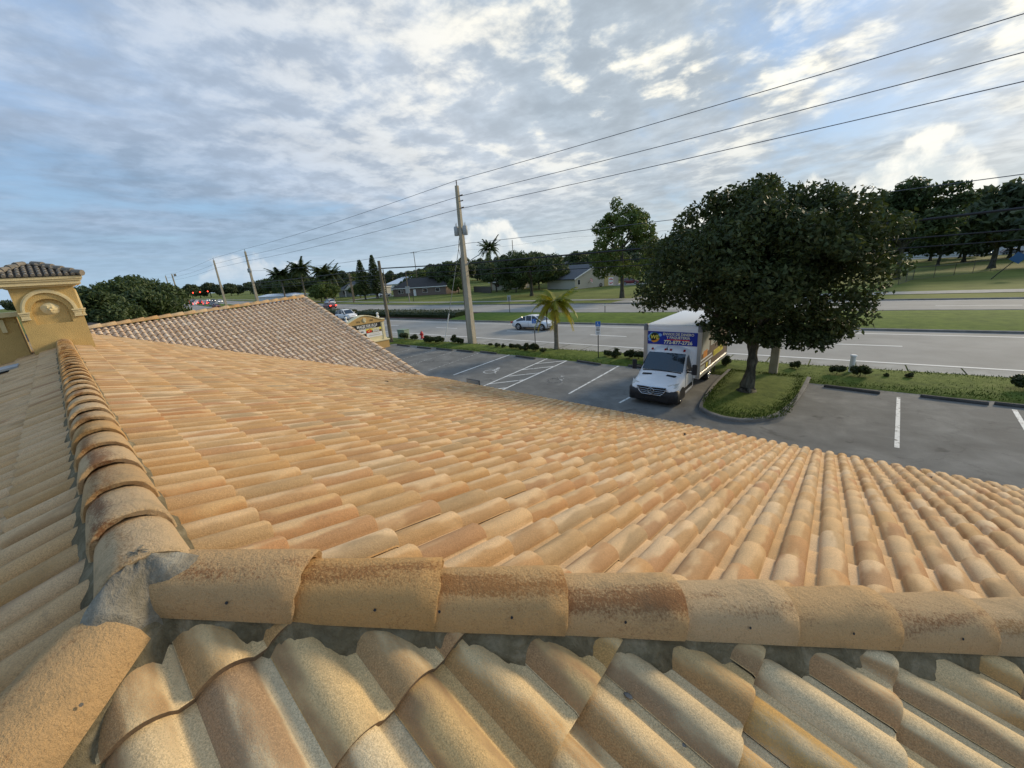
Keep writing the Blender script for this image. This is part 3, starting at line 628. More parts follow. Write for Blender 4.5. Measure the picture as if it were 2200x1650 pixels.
def clipped(Mx,need,mat):
    VV,UU,FF=(VSO,SUV,SF_) if mat=='tile_pale' else (VHI,HUV,HF)
    W=[Mx@Vector(p) for p in VV]; vs=[];uv=[];fs=[]; key={}
    for f in FF:
        pl=clip([(*W[i],*UU[i]) for i in f],need); idx=[]
        for p in pl:
            k=(round(p[0],4),round(p[1],4),round(p[2],4),p[5]>.1)
            if k not in key: key[k]=len(vs); vs.append(p[:3]); uv.append(p[3:])
            if key[k] not in idx: idx.append(key[k])
        if len(idx)>2: fs.append(tuple(idx))
    me=bpy.data.meshes.new('tile'); me.from_pydata(vs,[],fs); me.materials.append(MATS[mat]); me.polygons.foreach_set('use_smooth',[True]*len(fs))
    a=me.attributes.new('tuv','FLOAT_VECTOR','POINT'); a.data.foreach_set('vector',np.array(uv,dtype=np.float32).ravel()); me.update(); return me
rest={}
for k,(ar,Mx,need,mat) in enumerate(TILES):
    if k<300 and ar>0:
        if need: link('tile',clipped(Mx,need,mat),roof)
        else: link('tile',base_me[mat],roof,Mx)
    else: rest.setdefault(mat,[]).append((Mx,need))
lo4=np.hstack([VLO,np.ones((len(VLO),1))])
for mat,lst in rest.items():
    vs=[];fs=[];rn=[];uv=[]; b=0; F4=np.array(VF)
    pv=[];pf=[];pr_=[];pu=[]
    for Mx,need in lst:
        W=lo4@np.array(Mx).T; r=random.random()
        if not need: vs.append(W[:,:3]); fs.append(F4+b); rn.append(np.full(len(VLO),r)); uv.append(VUV); b+=len(VLO)
        else:
            for f in VF:
                pl=clip([(*W[i,:3],*VUV[i]) for i in f],need)
                if len(pl)>=3:
                    c0=pl[0]
                    for q in range(1,len(pl)-1,2):       # fan of quads / tris padded
                        tri=[c0,pl[q],pl[q+1]]+([pl[q+2]] if q+2<len(pl) else [])
                        pf.append(tuple(range(len(pv),len(pv)+len(tri)))); pv+= [t[:3] for t in tri]; pu+=[t[3:] for t in tri]; pr_+=[r]*len(tri)
    me=npmesh('tile_field',np.vstack(vs),np.vstack(fs),4,mat,np.concatenate(rn),np.vstack(uv),True)
    o=link('tile_field',me,roof); tag(o,kind='stuff')
    if pf:
        me=bpy.data.meshes.new('cut_tile_field'); me.from_pydata(pv,[],pf); me.materials.append(MATS[mat])
        a=me.attributes.new('tuv','FLOAT_VECTOR','POINT'); a.data.foreach_set('vector',np.array(pu,dtype=np.float32).ravel())
        a=me.attributes.new('rnd','FLOAT','POINT'); a.data.foreach_set('value',np.array(pr_,dtype=np.float32)); me.update()
        tag(link('cut_tile_field',me,roof),kind='stuff')
# ---- ridge and hip tiles
def ridge_mesh(w,h,L,seed,mat='ridge_tile',holes=(),n=16,ml=6):
    rs=random.Random(seed); vs=[];uv=[];fs=[];mi=[]
    th=.017
    def ring(y,dw,dh,jit=0):
        o=[]
        for i in range(n+1):
            a=pi*i/n; j=1+rs.uniform(-jit,jit); cx=math.cos(a); sx=math.sin(a)
            o.append((cx*(w/2+dw)*j*abs(cx)**-.12 if abs(cx)>.02 else 0.0, y+rs.uniform(-jit,jit)*.25, (h+dh)*sx**.9*j))
        return o
    rows=[]
    for k in range(ml+1):
        t=k/ml; rows.append((ring(-L+L*t,-.012+.014*t,-.012+.026*t,.006),t))
    rows.append((ring(.004,-.004,.008,.015),1.02))
    for r,t in rows:
        for i,p in enumerate(r): vs.append((p[0],p[1],p[2]+.016*min(t,1))); uv.append((-math.cos(pi*i/n),t,0))
    for r in range(len(rows)-1):
        for i in range(n): a=r*(n+1)+i; fs.append((a,a+1,a+n+2,a+n+1)); mi.append(0)
    b=len(vs)                                  # exposed end: thickness ring, own vertices
    out=rows[-1][0]; inn=ring(-.004,-.004-th,.008-th*1.1,.02)
    for r in (out,inn):
        for i,p in enumerate(r): vs.append((p[0],p[1],p[2]+.016)); uv.append((-math.cos(pi*i/n),1.05,.4))
    for i in range(n): fs.append((b+i,b+i+1,b+n+2+i,b+n+1+i)); mi.append(0)
    b=len(vs); inn2=ring(-L,-.02-th,-.02-th)     # underside
    for r,dzz in ((inn,.016),(inn2,0)):
        for i,p in enumerate(r): vs.append((p[0],p[1],p[2]+dzz)); uv.append((-math.cos(pi*i/n),.5,.7))
    for i in range(n): fs.append((b+i,b+i+1,b+n+2+i,b+n+1+i)); mi.append(0)
    for (ang,t,rad) in holes:                  # nail holes
        a=pi*ang; x=math.cos(a)*(w/2)*abs(math.cos(a))**-.12; z=h*math.sin(a)**.9+.012*t; c=Vector((x,-L+L*t,z)); nr=Vector((math.cos(a)/w*2,0,math.sin(a)/h)).normalized()
        tx=Vector((0,1,0)); ty=nr.cross(tx); b=len(vs)
        for q in range(7): vs.append(tuple(c+nr*.0035+(tx*math.cos(2*pi*q/7)+ty*math.sin(2*pi*q/7))*rad*(1+.25*rs.random()))); uv.append((0,0,0))
        fs.append(tuple(range(b,b+7))); mi.append(1)
    me=bpy.data.meshes.new('ridge_tile'); me.from_pydata(vs,[],fs); me.materials.append(MATS[mat]); me.materials.append(MATS['black_print'])
    me.polygons.foreach_set('material_index',mi); me.polygons.foreach_set('use_smooth',[True]*len(fs))
    a=me.attributes.new('tuv','FLOAT_VECTOR','POINT'); a.data.foreach_set('vector',np.array(uv,dtype=np.float32).ravel()); me.update(); return me
WR,HR=.232,.112
def rframe(p,d,up=V(0,0,1)):
    d=d.normalized(); x=d.cross(up).normalized(); z=x.cross(d); m=Matrix.Identity(4)
    for i in range(3): m[i][0]=x[i]; m[i][1]=d[i]; m[i][2]=z[i]; m[i][3]=p[i]
    return m
def jitter(M,a=.012): return M@Matrix.Rotation(random.uniform(-a,a),4,'Z')@Matrix.Rotation(random.uniform(-a*.6,a*.6),4,'X')@Matrix.Rotation(random.uniform(-a,a),4,'Y')
hipd=V(1,1,-SL).normalized(); hipd2=V(1,-1,-SL).normalized(); J=V(XJ,YJ,ZB)
for k in range(16):                            # hip running to the right, in the foreground
    me=ridge_mesh(WR,HR,.455,100+k,holes=((.165,.60+random.uniform(-.08,.08),.0042),)+(((.2,.12,.004),) if k==2 else ()))
    link('ridge_tile',me,roof,jitter(rframe(J+hipd*(.454+k*.411),hipd)))
for k in range(5):                             # hip running down to the left
    me=ridge_mesh(WR+.01,HR,.50,200+k,holes=((.84,.35,.004),(.84,.75,.004),(.35,.4,.0035)))
    link('ridge_tile',me,roof,jitter(rframe(J+hipd2*(.66+k*.42)+V(0,0,.0),hipd2)))
r2=[ridge_mesh(WR,HR,.44,300+k,n=12,ml=4) for k in range(5)]
xb=gp(379,1140,ZB).x; k=-1
while xb-k*.36>-12.55:
    x=xb-k*.36; link('ridge_tile',r2[k%5],roof,jitter(rframe(V(x,YJ,ZB),V(1,0,0)),.016)); k+=1
r3=[ridge_mesh(.25,.11,.50,400+k,n=10,ml=2) for k in range(3)]
for k in range(19):
    t=(k+.9)/19; link('ridge_tile',r3[k%3],roof,rframe(FA+(FB-FA)*t+V(0,0,.06),FB-FA))
rk=[ridge_mesh(.25,.095,.42,450+k,'tile_rose',n=8,ml=2) for k in range(3)]
rd_=(FC-FB).normalized(); k=0
while .36*(k+1)<(FC-FB).length+.2:
    link('rake_tile',rk[k%3],roof,rframe(FB+rd_*(.36*(k+1))+V(0,-.02,.022),rd_)); k+=1
# mortar bedding
def bed(name,p0,d,L,mat,seed,wb=.15,zd=.13,step=.05):
    rs=random.Random(seed); m=MB(); rings=[]; d=d.normalized(); x=d.cross(V(0,0,1)).normalized(); z=x.cross(d); k=int(L/step)
    w=[rs.uniform(-1,1) for _ in range(k+3)]
    for i in range(k+1):
        a=(w[i]*.6+w[i//3]*.6)*.014; b=(w[i+1]*.6+w[i//4]*.7)*.016
        sec=[(-wb-.02+b,-zd),(-.128+a,-.03),(-.103,.004),(-.05,.06),(.05,.06),(.103,.004),(.122+a,-.022+b*.5),(.150+b,-.062+a*.5),(wb+.02+a,-zd)]
        rings.append([p0+d*(i*step)+x*q[0]+z*q[1] for q in sec])
    m.loft(rings,False,True,close=False); return bpart(name,m,mat,roof)
bed('mortar',J+hipd*.10,hipd,6.6,'mortar',1,step=.022); bed('mortar',J+hipd2*.12,hipd2,2.4,'mortar',2,.16,.13); bed('mortar',V(-12.5,YJ,ZB),V(1,0,0),11.0,'mortar',3,.125,.12)
# mortar cap where the three lines meet
m=MB(); rs=random.Random(5); rings=[]
for i in range(9):
    t=i/8; ring=[]
    for q in range(36):
        a=2*pi*q/36; arm=max(math.cos(a-pi),math.cos(a-pi/4),math.cos(a+pi/4))**6
        rad=(.125+.075*arm)*t*(1+.05*math.sin(5*a+1)+rs.uniform(-.02,.02)); zt=ZB+.136-.19*t**2.2*(1-.62*arm)-.02*t+rs.uniform(-.005,.005)+.006*math.sin(9*a+7*t)
        ring.append((XJ+.02+rad*math.cos(a),YJ+.0+rad*math.sin(a),zt))
    rings.append(ring)
m.loft(rings,False,True); bpart('mortar_cap',m,'mortar_light',roof)
# chipped spots and leaf litter on the tiles
def on_plane(px,py,kind):
    d=CF*FPX+CR*(px-1100)-CU*(py-825)
    if kind=='hip': t=(Z0-HC+SL*XJ)/(d.z+SL*d.x)          # z=Z0-SL(x-XJ)
    elif kind=='main': t=(Z0-HC+SL*YJ)/(d.z+SL*d.y)
    else: t=(Z0-HC-SL*YJ)/(d.z-SL*d.y)
    return V(0,0,HC)+d*t
for px,py,r,kd in ((1358,1512,.012,'hip'),(1465,1618,.013,'hip'),(1940,1548,.012,'hip'),(1805,1541,.007,'hip'),(830,826,.10,'main'),(1473,940,.05,'main'),(1998,1031,.05,'main')):
    p=on_plane(px,py,kd)+V(0,0,.035 if kd=='hip' else .06); m=MB(); rs=random.Random(px); k=3 if kd=='main' else 1
    for _ in range(k):
        c=p+V(rs.uniform(-r,r),rs.uniform(-r,r),0)*.8; m.ball(c,r if k==1 else r*.45,7,4,(1.3,.7,.22))
    bpart('leaf_litter' if kd=='main' else 'chip_mark',m,'dry_leaf' if kd=='main' else 'kerb_concrete',roof)
# roof vents on the shaded slope
for (px,py,sx,sy,sz,mt) in ((14,806,.55,.42,.14,'vent_grey'),(52,762,.42,.34,.10,'vent_grey')):
    p=on_plane(px,py,'left')
    m=MB(); m.box((0,0,sz*.4),(sx*.8,sy*.8,sz*.8)); m.mat(1).box((.03,0,sz*.85),(sx,sy,.035),Matrix.Rotation(-.12,4,'X')); o=m.build('roof_vent',['vent_dark','vent_grey']); o.parent=roof; o.location=p; o.rotation_euler=(.25,0,0)
# small grey board standing just beyond the eave
m=MB(); c=V(-9.35,8.62,2.42); m.box((c.x,c.y,c.z),(.62,.04,.20)); m.mat(1).box((c.x,c.y-.025,c.z),(.56,.012,.15)); m.box((c.x,c.y-.12,c.z-.2),(.05,.2,.25)); bpart('eave_board',m,['kerb_concrete','galv'])

# ---- little bell tower at the end of the ridge
TX,TY0,TY1,TZ0,TZ1=-12.6,-.47,.41,4.7,6.36; yc=(TY0+TY1)/2; zc=5.85
m=MB(); ro=.255; zb=5.60
arch=[(yc-ro,zb)]+[(yc-ro*math.cos(pi*i/14),zc+ro*math.sin(pi*i/14)) for i in range(15)]+[(yc+ro,zb)]
def P(y,z,x=TX): return (x,y,z)
tp=[(TY0,zb)]+[(TY0,zc)]+[(TY0+(TY1-TY0)*i/12,TZ1) for i in range(13)]+[(TY1,zc)]+[(TY1,zb)]
for i in range(len(arch)-1): m.quad(P(*tp[i]),P(*arch[i]),P(*arch[i+1]),P(*tp[i+1]))
m.quad(P(TY0,TZ0),P(TY1,TZ0),P(TY1,zb),P(TY0,zb))
for i in range(len(arch)-1): m.quad(P(*arch[i]),P(*arch[i],TX-.06),P(*arch[i+1],TX-.06),P(*arch[i+1]))
m.quad(P(*arch[0]),P(*arch[-1]),P(*arch[-1],TX-.06),P(*arch[0],TX-.06)); m.poly([P(y,z,TX-.06) for y,z in arch])
XBK=TX-.9
m.quad((XBK,TY1,TZ0),(XBK,TY1,TZ1),(TX,TY1,TZ1),(TX,TY1,TZ0)); m.quad((XBK,TY0,TZ0),(TX,TY0,TZ0),(TX,TY0,TZ1),(XBK,TY0,TZ1)); m.quad((XBK,TY0,TZ0),(XBK,TY0,TZ1),(XBK,TY1,TZ1),(XBK,TY1,TZ0))
tower=bpart('tower',m,'stucco')
m=MB()
for r0,r1,pr in((.335,.372,.035),(.372,.395,.022)):
    a0=[(yc-r0*math.cos(pi*i/16),zc+r0*1.12*math.sin(pi*i/16)) for i in range(17)]; a1=[(yc-r1*math.cos(pi*i/16),zc+r1*1.12*math.sin(pi*i/16)) for i in range(17)]
    m.loft([[P(*a0[i]),P(*a0[i],TX+pr),P(*a1[i],TX+pr),P(*a1[i])] for i in range(17)],True,False)
    b0=[(TX-.45-r0*math.cos(pi*i/12),zc+r0*1.12*math.sin(pi*i/12)) for i in range(13)]; b1=[(TX-.45-r1*math.cos(pi*i/12),zc+r1*1.12*math.sin(pi*i/12)) for i in range(13)]
    m.loft([[(b0[i][0],TY1,b0[i][1]),(b0[i][0],TY1+pr,b0[i][1]),(b1[i][0],TY1+pr,b1[i][1]),(b1[i][0],TY1,b1[i][1])] for i in range(13)],True,False)
bpart('arch_moulding',m,'trim_cream',tower)
for y in (yc-.36,yc+.37):
    m=MB()
    for zz,w,h,pr in((zc+.0,.155,.03,.065),(zc-.035,.135,.035,.05),(zc-.085,.115,.06,.04),(zc-.13,.13,.025,.05)): m.box((TX+pr/2-.004,y,zz),(pr,w,h))
    if y>yc:
        for zz,w,h,pr in((zc+.0,.155,.03,.065),(zc-.035,.135,.035,.05),(zc-.085,.115,.06,.04),(zc-.13,.13,.025,.05)): m.box((TX-.05,TY1+pr/2-.002,zz),(w,pr,h))
    bpart('capital',m,'trim_cream',tower)
m=MB(); cz=5.90; rs=random.Random(3); rings=[]                       # round relief medallion, leafy rim and bosses
for i in range(8):
    t=1-i/7; rings.append([(TX-.06+.055*(1-t**2)+ (.006*math.sin(5*2*pi*q/28+i) if i<5 else 0),yc+.005+.135*t*(1+.02*math.sin(7*2*pi*q/28))*math.cos(2*pi*q/28),cz+.125*t*(1+.02*math.sin(7*2*pi*q/28))*math.sin(2*pi*q/28)) for q in range(28)])
m.loft(rings,True,True)
for y,z,r in((-.03,.02,.018),(.035,.02,.018),(0,-.02,.028)): m.ball((TX+.0,yc+y,cz+z),r,7,5)
bpart('medallion',m,'trim_cream',tower)
m=MB(); ov=.17                                                        # moulded cornice in three steps
for z0,z1,o_ in((6.335,6.37,.05),(6.37,6.44,.13),(6.44,6.475,.155),(6.475,6.53,.175)): m.box(((TX+XBK)/2,yc,(z0+z1)/2),(abs(TX-XBK)+2*o_,TY1-TY0+2*o_,z1-z0-.002))
bpart('cornice',m,'trim_cream',tower)
tx0,tx1,ty0,ty1=XBK-.2,TX+.2,TY0-.2,TY1+.2; zr0,zr1=6.54,6.80; mx=(tx0+tx1)/2
m=MB(); pk0=V(mx,yc-.12,zr1); pk1=V(mx,yc+.02,zr1)
cr=[V(tx1,ty0,zr0),V(tx1,ty1,zr0),V(tx0,ty1,zr0),V(tx0,ty0,zr0)]
m.poly([cr[0],cr[1],pk1,pk0]); m.poly([cr[1],cr[2],pk1]); m.poly([cr[2],cr[3],pk0,pk1]); m.poly([cr[3],cr[0],pk0]); m.poly(list(reversed(cr))); bpart('tower_roof',m,'underlay',tower)
m=MB()                                                                # its small barrel tiles
for (a,b,p0,p1) in ((cr[0],cr[1],pk0,pk1),(cr[1],cr[2],pk1,pk1)):
    nc=14
    for i in range(nc):
        t=(i+.5)/nc; e0=a.lerp(b,t); 
        mid=p0.lerp(p1,min(max((t-.2)/.6,0),1)); k=min(t,1-t)*2; top=e0+(((p0+p1)/2).lerp(e0,0)-e0)*min(1,k*1.35+.12); top=V(e0.x+(mid.x-e0.x)*min(1,k*1.2+.1),e0.y,0); fr=abs((top.x-e0.x)/(mid.x-e0.x)) if abs(mid.x-e0.x)>.01 else 0
        if a.x!=b.x: top=V(e0.x,e0.y+(mid.y-e0.y)*min(1,k*1.1+.1),0); fr=min(1,k*1.1+.1)
        top.z=zr0+(zr1-zr0)*fr
        ns=max(1,int(fr*5+.5))
        for s in range(ns):
            q0=e0.lerp(top,s/ns); q1=e0.lerp(top,(s+1.1)/ns); m.tube([q0+V(0,0,.022),q1+V(0,0,.004)],[.033,.028],7)
for (a,b) in ((cr[0],pk0),(cr[1],pk1)):
    for s in range(5): m.tube([a.lerp(b,s/5)+V(0,0,.04),a.lerp(b,(s+1.15)/5)+V(0,0,.02)],[.062,.05],8)
me=m.build('barrel_tile_cover','tile_aged',mesh_only=True); a=me.attributes.new('rnd','FLOAT','POINT')
a.data.foreach_set('value',np.repeat(RNG.random(len(me.vertices)//7+1),7)[:len(me.vertices)].astype(np.float32)); tag(link('barrel_tile_cover',me,tower),kind='stuff')
# lower stucco wing behind the tower, with its cream coping
m=MB(); m.box((-13.6,-.95,5.2),(.8,.8,1.2)); m.mat(1).box((-13.55,-.95,5.84),(1.0,.95,.09)); m.box((-13.18,-.75,5.62),(.05,.07,.26)); bpart('parapet_wing',m,['stucco','trim_cream'])

# ---------------------------------------------------------------- trees and plants
def leaves(n,blobs,size,seed,shell=.55,flat=.35,droop=0.0,mat='leaf_oak',name='crown',asp=.55):
    "n leaf quads scattered through the clumps (cx,cy,cz,rx,ry,rz)"
    g=np.random.default_rng(seed); B=np.array(blobs,float); w=B[:,3]*B[:,4]*B[:,5]; w=w**.75; w/=w.sum()
    idx=g.choice(len(B),n,p=w); d=g.normal(size=(n,3)); d/=np.linalg.norm(d,axis=1)[:,None]
    r=shell+(1-shell)*g.random(n)**.6; r=np.where(g.random(n)<.10,r*1.14,r)
    C=B[idx,:3]+d*B[idx,3:6]*r[:,None]
    nrm=d*.5+g.normal(size=(n,3))*.7+np.array([0,0,flat]); nrm/=np.linalg.norm(nrm,axis=1)[:,None]
    a=np.cross(nrm,g.normal(size=(n,3))); a/=np.linalg.norm(a,axis=1)[:,None]; b=np.cross(nrm,a)
    s=size*(.6+.8*g.random(n))[:,None]; a=a*s; b=b*s*asp
    fold=nrm*s*.22
    vs=np.stack([C-a,C+b-fold*0-fold,C+a,C-b-fold],1).reshape(-1,3)
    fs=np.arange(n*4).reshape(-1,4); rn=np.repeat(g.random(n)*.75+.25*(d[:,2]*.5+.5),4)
    return npmesh(name,vs,fs,4,mat,rn)
def clumps(c,rad,n,cr,seed,zmin=-1.0,tops=()):
    g=random.Random(seed); out=[]
    while len(out)<n:
        d=Vector((g.gauss(0,1),g.gauss(0,1),g.gauss(0,1))).normalized()
        if d.z<zmin: continue
        k=g.uniform(.55,.9); s=cr*g.uniform(.65,1.25); out.append((c[0]+d.x*rad[0]*k,c[1]+d.y*rad[1]*k,c[2]+d.z*rad[2]*k,s,s,s*.8))
    return out+list(tops)
def trunk_mesh(h,r,seed,limbs=5,reach=2.0,lean=.05,mat='bark',top=None,flare=1.45,name='trunk',n=10):
    g=random.Random(seed); m=MB(); pts=[];rad=[]; lx,ly=g.uniform(-lean,lean),g.uniform(-lean,lean)
    for i in range(7):
        t=i/6; pts.append((lx*h*t+.03*h*math.sin(t*5+seed)*lean*4,ly*h*t,h*t-.05)); rad.append(r*((flare-1)*max(0,1-t*6)+1-.35*t))
    m.tube(pts,rad,n)
    for k in range(limbs):
        a=2*pi*k/limbs+g.uniform(-.4,.4); zt=h*g.uniform(.72,1.0); p0=Vector(pts[-1]); p0=Vector((lx*zt,ly*zt,zt)); L=reach*g.uniform(.7,1.1); up=g.uniform(.5,1.2)
        q=[p0,p0+V(math.cos(a)*L*.35,math.sin(a)*L*.35,L*.35*up),p0+V(math.cos(a+.2)*L*.75,math.sin(a+.2)*L*.75,L*.6*up),p0+V(math.cos(a+.1)*L,math.sin(a+.1)*L,L*.95*up)]
        m.tube(q,[r*.55,r*.38,r*.2,r*.06],7)
    return m.build(name,mat,mesh_only=True)
def tree(name,loc,label,crown,trunk,group=None,cat='tree',rz=0.0,sc=1.0):
    o=empty(name,loc,rz); o.scale=(sc,sc,sc) if not isinstance(sc,tuple) else sc; link('trunk',trunk,o); link('crown',crown,o); tag(o,label,cat,group); return o
# the big dark tree on the island
B=[b for b in clumps((-.2,-.2,5.45),(3.45,3.2,2.35),50,1.1,11,-.85) if not (b[0]<-1.5 and b[2]-b[5]<3.35)]
B+=[(-3.3,-1.5,4.9,1.1,1.0,.9),(-4.1,-1.0,4.25,.75,.7,.7),(-3.7,-.6,3.95,.6,.6,.45),(-2.6,-.5,4.1,.8,.8,.6),(-3.0,-1.2,5.8,1.0,.9,.9),(.9,-.2,3.0,.9,.9,.5),(1.9,0,3.2,.9,.9,.6),(2.8,-.2,3.6,1.0,.9,.8),(3.1,-.2,4.5,.85,.9,1.0),(3.1,0,5.4,.8,.8,.8),
   (-.9,-.2,7.75,.95,.9,.75),(-.2,0,8.25,.6,.6,.45),(-1.6,-.3,7.5,.7,.7,.6),(1.3,0,7.6,.9,.8,.6),(2.5,-.1,6.9,.9,.9,.7),(-2.7,-1.0,6.4,.9,.9,.75),(0,0,5.3,2.3,2.2,1.7),
   (-1.35,-.6,3.1,.75,.7,.5),(-.7,-.5,2.65,.8,.8,.5),(.3,-.6,2.7,.85,.8,.45),(1.2,-.4,2.55,.9,.9,.45),(2.0,-.2,2.65,.9,.9,.5),(2.6,0,2.9,.8,.8,.5),(0,.9,2.7,1.2,1.0,.5),(2,1.2,2.8,1.2,1.0,.6),(-1.2,.9,3.0,.9,.9,.5),(-.9,-1.0,2.45,.4,.4,.3),(1.7,-.5,2.35,.5,.5,.3),(.7,-.8,2.4,.4,.4,.25),(2.3,-.6,2.5,.5,.5,.35)]
gq=random.Random(19)
for _ in range(34):
    a_=gq.uniform(0,2*pi); e_=gq.uniform(-.25,1.3); k=gq.uniform(.98,1.12); s_=gq.uniform(.28,.5); p_=(-.2+3.9*k*math.cos(a_)*math.cos(e_),-.2+3.6*k*math.sin(a_)*math.cos(e_),5.4+2.75*k*math.sin(e_))
    if not (p_[0]<-1.5 and p_[2]<3.9): B.append((*p_,s_*1.25,s_*1.25,s_))
m=MB(); m.tube([(0,0,.05),(.0,0,.25),(.06,0,.7),(.10,.02,1.4),(.06,.04,2.0),(-.02,.05,2.8),(-.05,0,4.2)],[.40,.29,.235,.215,.225,.20,.12],14)
for a,L,z in((2.8,2.6,2.1),(3.6,2.8,2.5),(.2,2.6,2.3),(1.2,2.4,2.6),(-1.2,2.2,2.4),(5.5,2.3,2.7),(2.0,2.0,2.9)):
    m.tube([(0,0,z),(math.cos(a)*L*.35,math.sin(a)*L*.35,z+.6),(math.cos(a)*L*.75,math.sin(a)*L*.75,z+1.3),(math.cos(a)*L,math.sin(a)*L,z+2.0)],[.12,.085,.05,.02],8)
for a,z,r in((-1.0,.1,.13),(.6,.08,.12),(2.4,.1,.13),(3.9,.08,.12),(-1.6,1.85,.05)): m.ball((math.cos(a)*(.26 if z<1 else .2),math.sin(a)*(.26 if z<1 else .2),z),r,8,5)
bt=m.build('trunk','bark',mesh_only=True)
tree('shade_tree',(-2.83,18.74,.15),'broad dark green shade tree on the kerbed island beside the box truck',leaves(64000,B,.094,21,.40,.2),bt)
# background tree kinds
def kind(seed,rad,cz,n,lf,size,mat,cr,th,tr,shell=.4): return (leaves(lf,clumps((0,0,cz),rad,n,cr,seed,-.7),size,seed,shell,.3,mat=mat),trunk_mesh(th,tr,seed,5,rad[0]*.6))
K_round=kind(31,(4.8,4.8,4.0),5.2,26,7200,.30,'leaf_dark',1.8,2.6,.3); K_far=kind(32,(5.4,5.4,4.6),5.2,20,3200,.60,'leaf_far',2.3,3.0,.35); K_far2=kind(33,(4.6,4.6,5.6),6.0,20,3200,.58,'leaf_far',2.2,3.4,.33); K_mid=kind(34,(5.2,5.2,4.0),5.0,26,7200,.31,'leaf_mid',1.8,2.4,.3)
# tall airy tree across the road
B=clumps((0,0,8.8),(5.8,5.4,6.3),50,1.15,41,-.95,[(-3.5,-1,4.6,1.6,1.6,1.3),(2.5,-1,4.4,1.7,1.7,1.3),(0,-2,5.0,1.7,1.7,1.2),(5.0,-1,6.0,1.5,1.5,1.2),(-5,0,6.2,1.3,1.3,1.1),(-1.2,0,15.1,1.1,1.1,1.3),(-3.2,0,12.3,1.3,1.3,1.1),(2.4,0,13.0,1.3,1.3,1.2),(4.2,0,10.0,1.3,1.3,1.2),(-4.2,0,8.2,1.3,1.3,1.2)])
tree('airy_tree',(-29.9,64.6,0),'tall airy tree with yellow green leaves just left of the shade tree',leaves(15000,B,.22,42,.35,.2,mat='leaf_mid'),trunk_mesh(9.5,.34,43,6,4.0,.03))
B=clumps((0,0,6.2),(8.6,6,3.4),40,1.7,51,-.6)+clumps((-5,0,3.0),(3.0,3,2.2),12,1.2,53,-.6)
tree('spreading_tree',(-55.0,71.5,0),'wide spreading tree behind the yellow palm across the road',leaves(15000,B,.27,52,.4,.6,mat='leaf_dark'),trunk_mesh(4.6,.38,54,6,5.0))
B=clumps((0,0,6.0),(7.2,6,4.0),30,1.9,61,-.8)
tree('dense_tree',(-103,87.5,0),'dense dark tree beside the brown ranch house behind the concrete pole',leaves(12000,B,.36,62,.4,.4,mat='leaf_dark'),trunk_mesh(3.6,.35,63,5,4.0))
tree('roadside_tree',(5.9,92,0),'tall dark feathery tree standing behind the chain link fence',leaves(11000,clumps((0,0,9.0),(7.0,6,5.0),30,1.8,71,-.7,[(-.5,0,14.2,2.0,2.0,1.3),(3.5,0,13.2,2.6,2,.9),(-3,0,12.9,2.0,1.6,.8),(5.6,0,11.6,1.8,1.6,.8)]),.34,72,.35,.7,mat='leaf_dark'),trunk_mesh(6.0,.36,73,6,4.5))
m_={'x':0}
far_right=[((21,150),1.15,'dark leafy tree second from the fence behind the field'),((31,165),1.1,'dark leafy tree above the blue leaning sign'),((15,135),1.05,'dark leafy tree close right of the feathery tree'),((42,182),1.25,'dark leafy tree at the far right edge of the field'),((48,150),1.35,'tall dark tree cut by the right picture edge'),((-4,128),1.2,'dark leafy tree hidden behind the big shade tree'),((9,165),1.2,'dark leafy tree far behind the feathery tree'),((20,116),1.35,'dark leafy tree right behind the left end of the chain link fence'),((29,120),1.4,'dark leafy tree in the middle of the row behind the fence'),((38,127),1.45,'dark leafy tree right of the middle of the row behind the fence'),((47,133),1.45,'dark leafy tree at the right end of the row behind the fence')]
for k,((x,y),s,l) in enumerate(far_right):
    c,t=(K_far,K_far2,K_round)[k%3]; tree('field_tree',(x,y,0),l,c,t,'trees around the playing field',rz=k*1.3,sc=s)
# distant belt of trees, one by one
g=random.Random(77); cnt=0
for k in range(120):
    x=-440+(k%60)*8.6+g.uniform(-3,3); y=(172 if k<60 else 225)+g.uniform(-16,16)-(.0 if x>-250 else (x+250)*.15); s=g.uniform(.9,1.2)*(1.0 if k<60 else 1.25)
    if x<-330: y=g.uniform(150,210)
    c,t=(K_far,K_far2)[k%2]; tree('belt_tree',(x,y,0),'tree in the dark belt of woodland along the horizon',c,t,'trees of the horizon belt',rz=g.uniform(0,6),sc=s)
for k in range(26):
    x=-560+g.uniform(-40,30); y=-20+k*9.5+g.uniform(-3,3); c,t=(K_far,K_far2)[k%2]; tree('belt_tree',(x,y,0),'tree in the dark belt of woodland along the horizon',c,t,'trees of the horizon belt',rz=g.uniform(0,6),sc=g.uniform(1.2,1.6))
near_left=[((-78,7.8),.88,'rounded dark green tree directly right of the tower'),((-84,10),.95,'rounded dark green tree left of the grey street light'),((-70,3.5),.80,'dark green tree half hidden by the tower roof'),((-100,11),.95,'dark green tree behind the street light'),((-88,5),.95,'tallest dark green tree between tower and street light'),((-120,12),1.1,'dark tree farther back behind the tower'),((-150,15),1.0,'dark tree beside the far carriageway poles')]
for k,((x,y),s,l) in enumerate(near_left): c,t=(K_round,K_mid,K_round)[k%3] if k!=1 else K_round; tree('roadside_tree',(x,y,0),l,c,t,'trees beyond the end of the building',rz=k*1.1,sc=s)
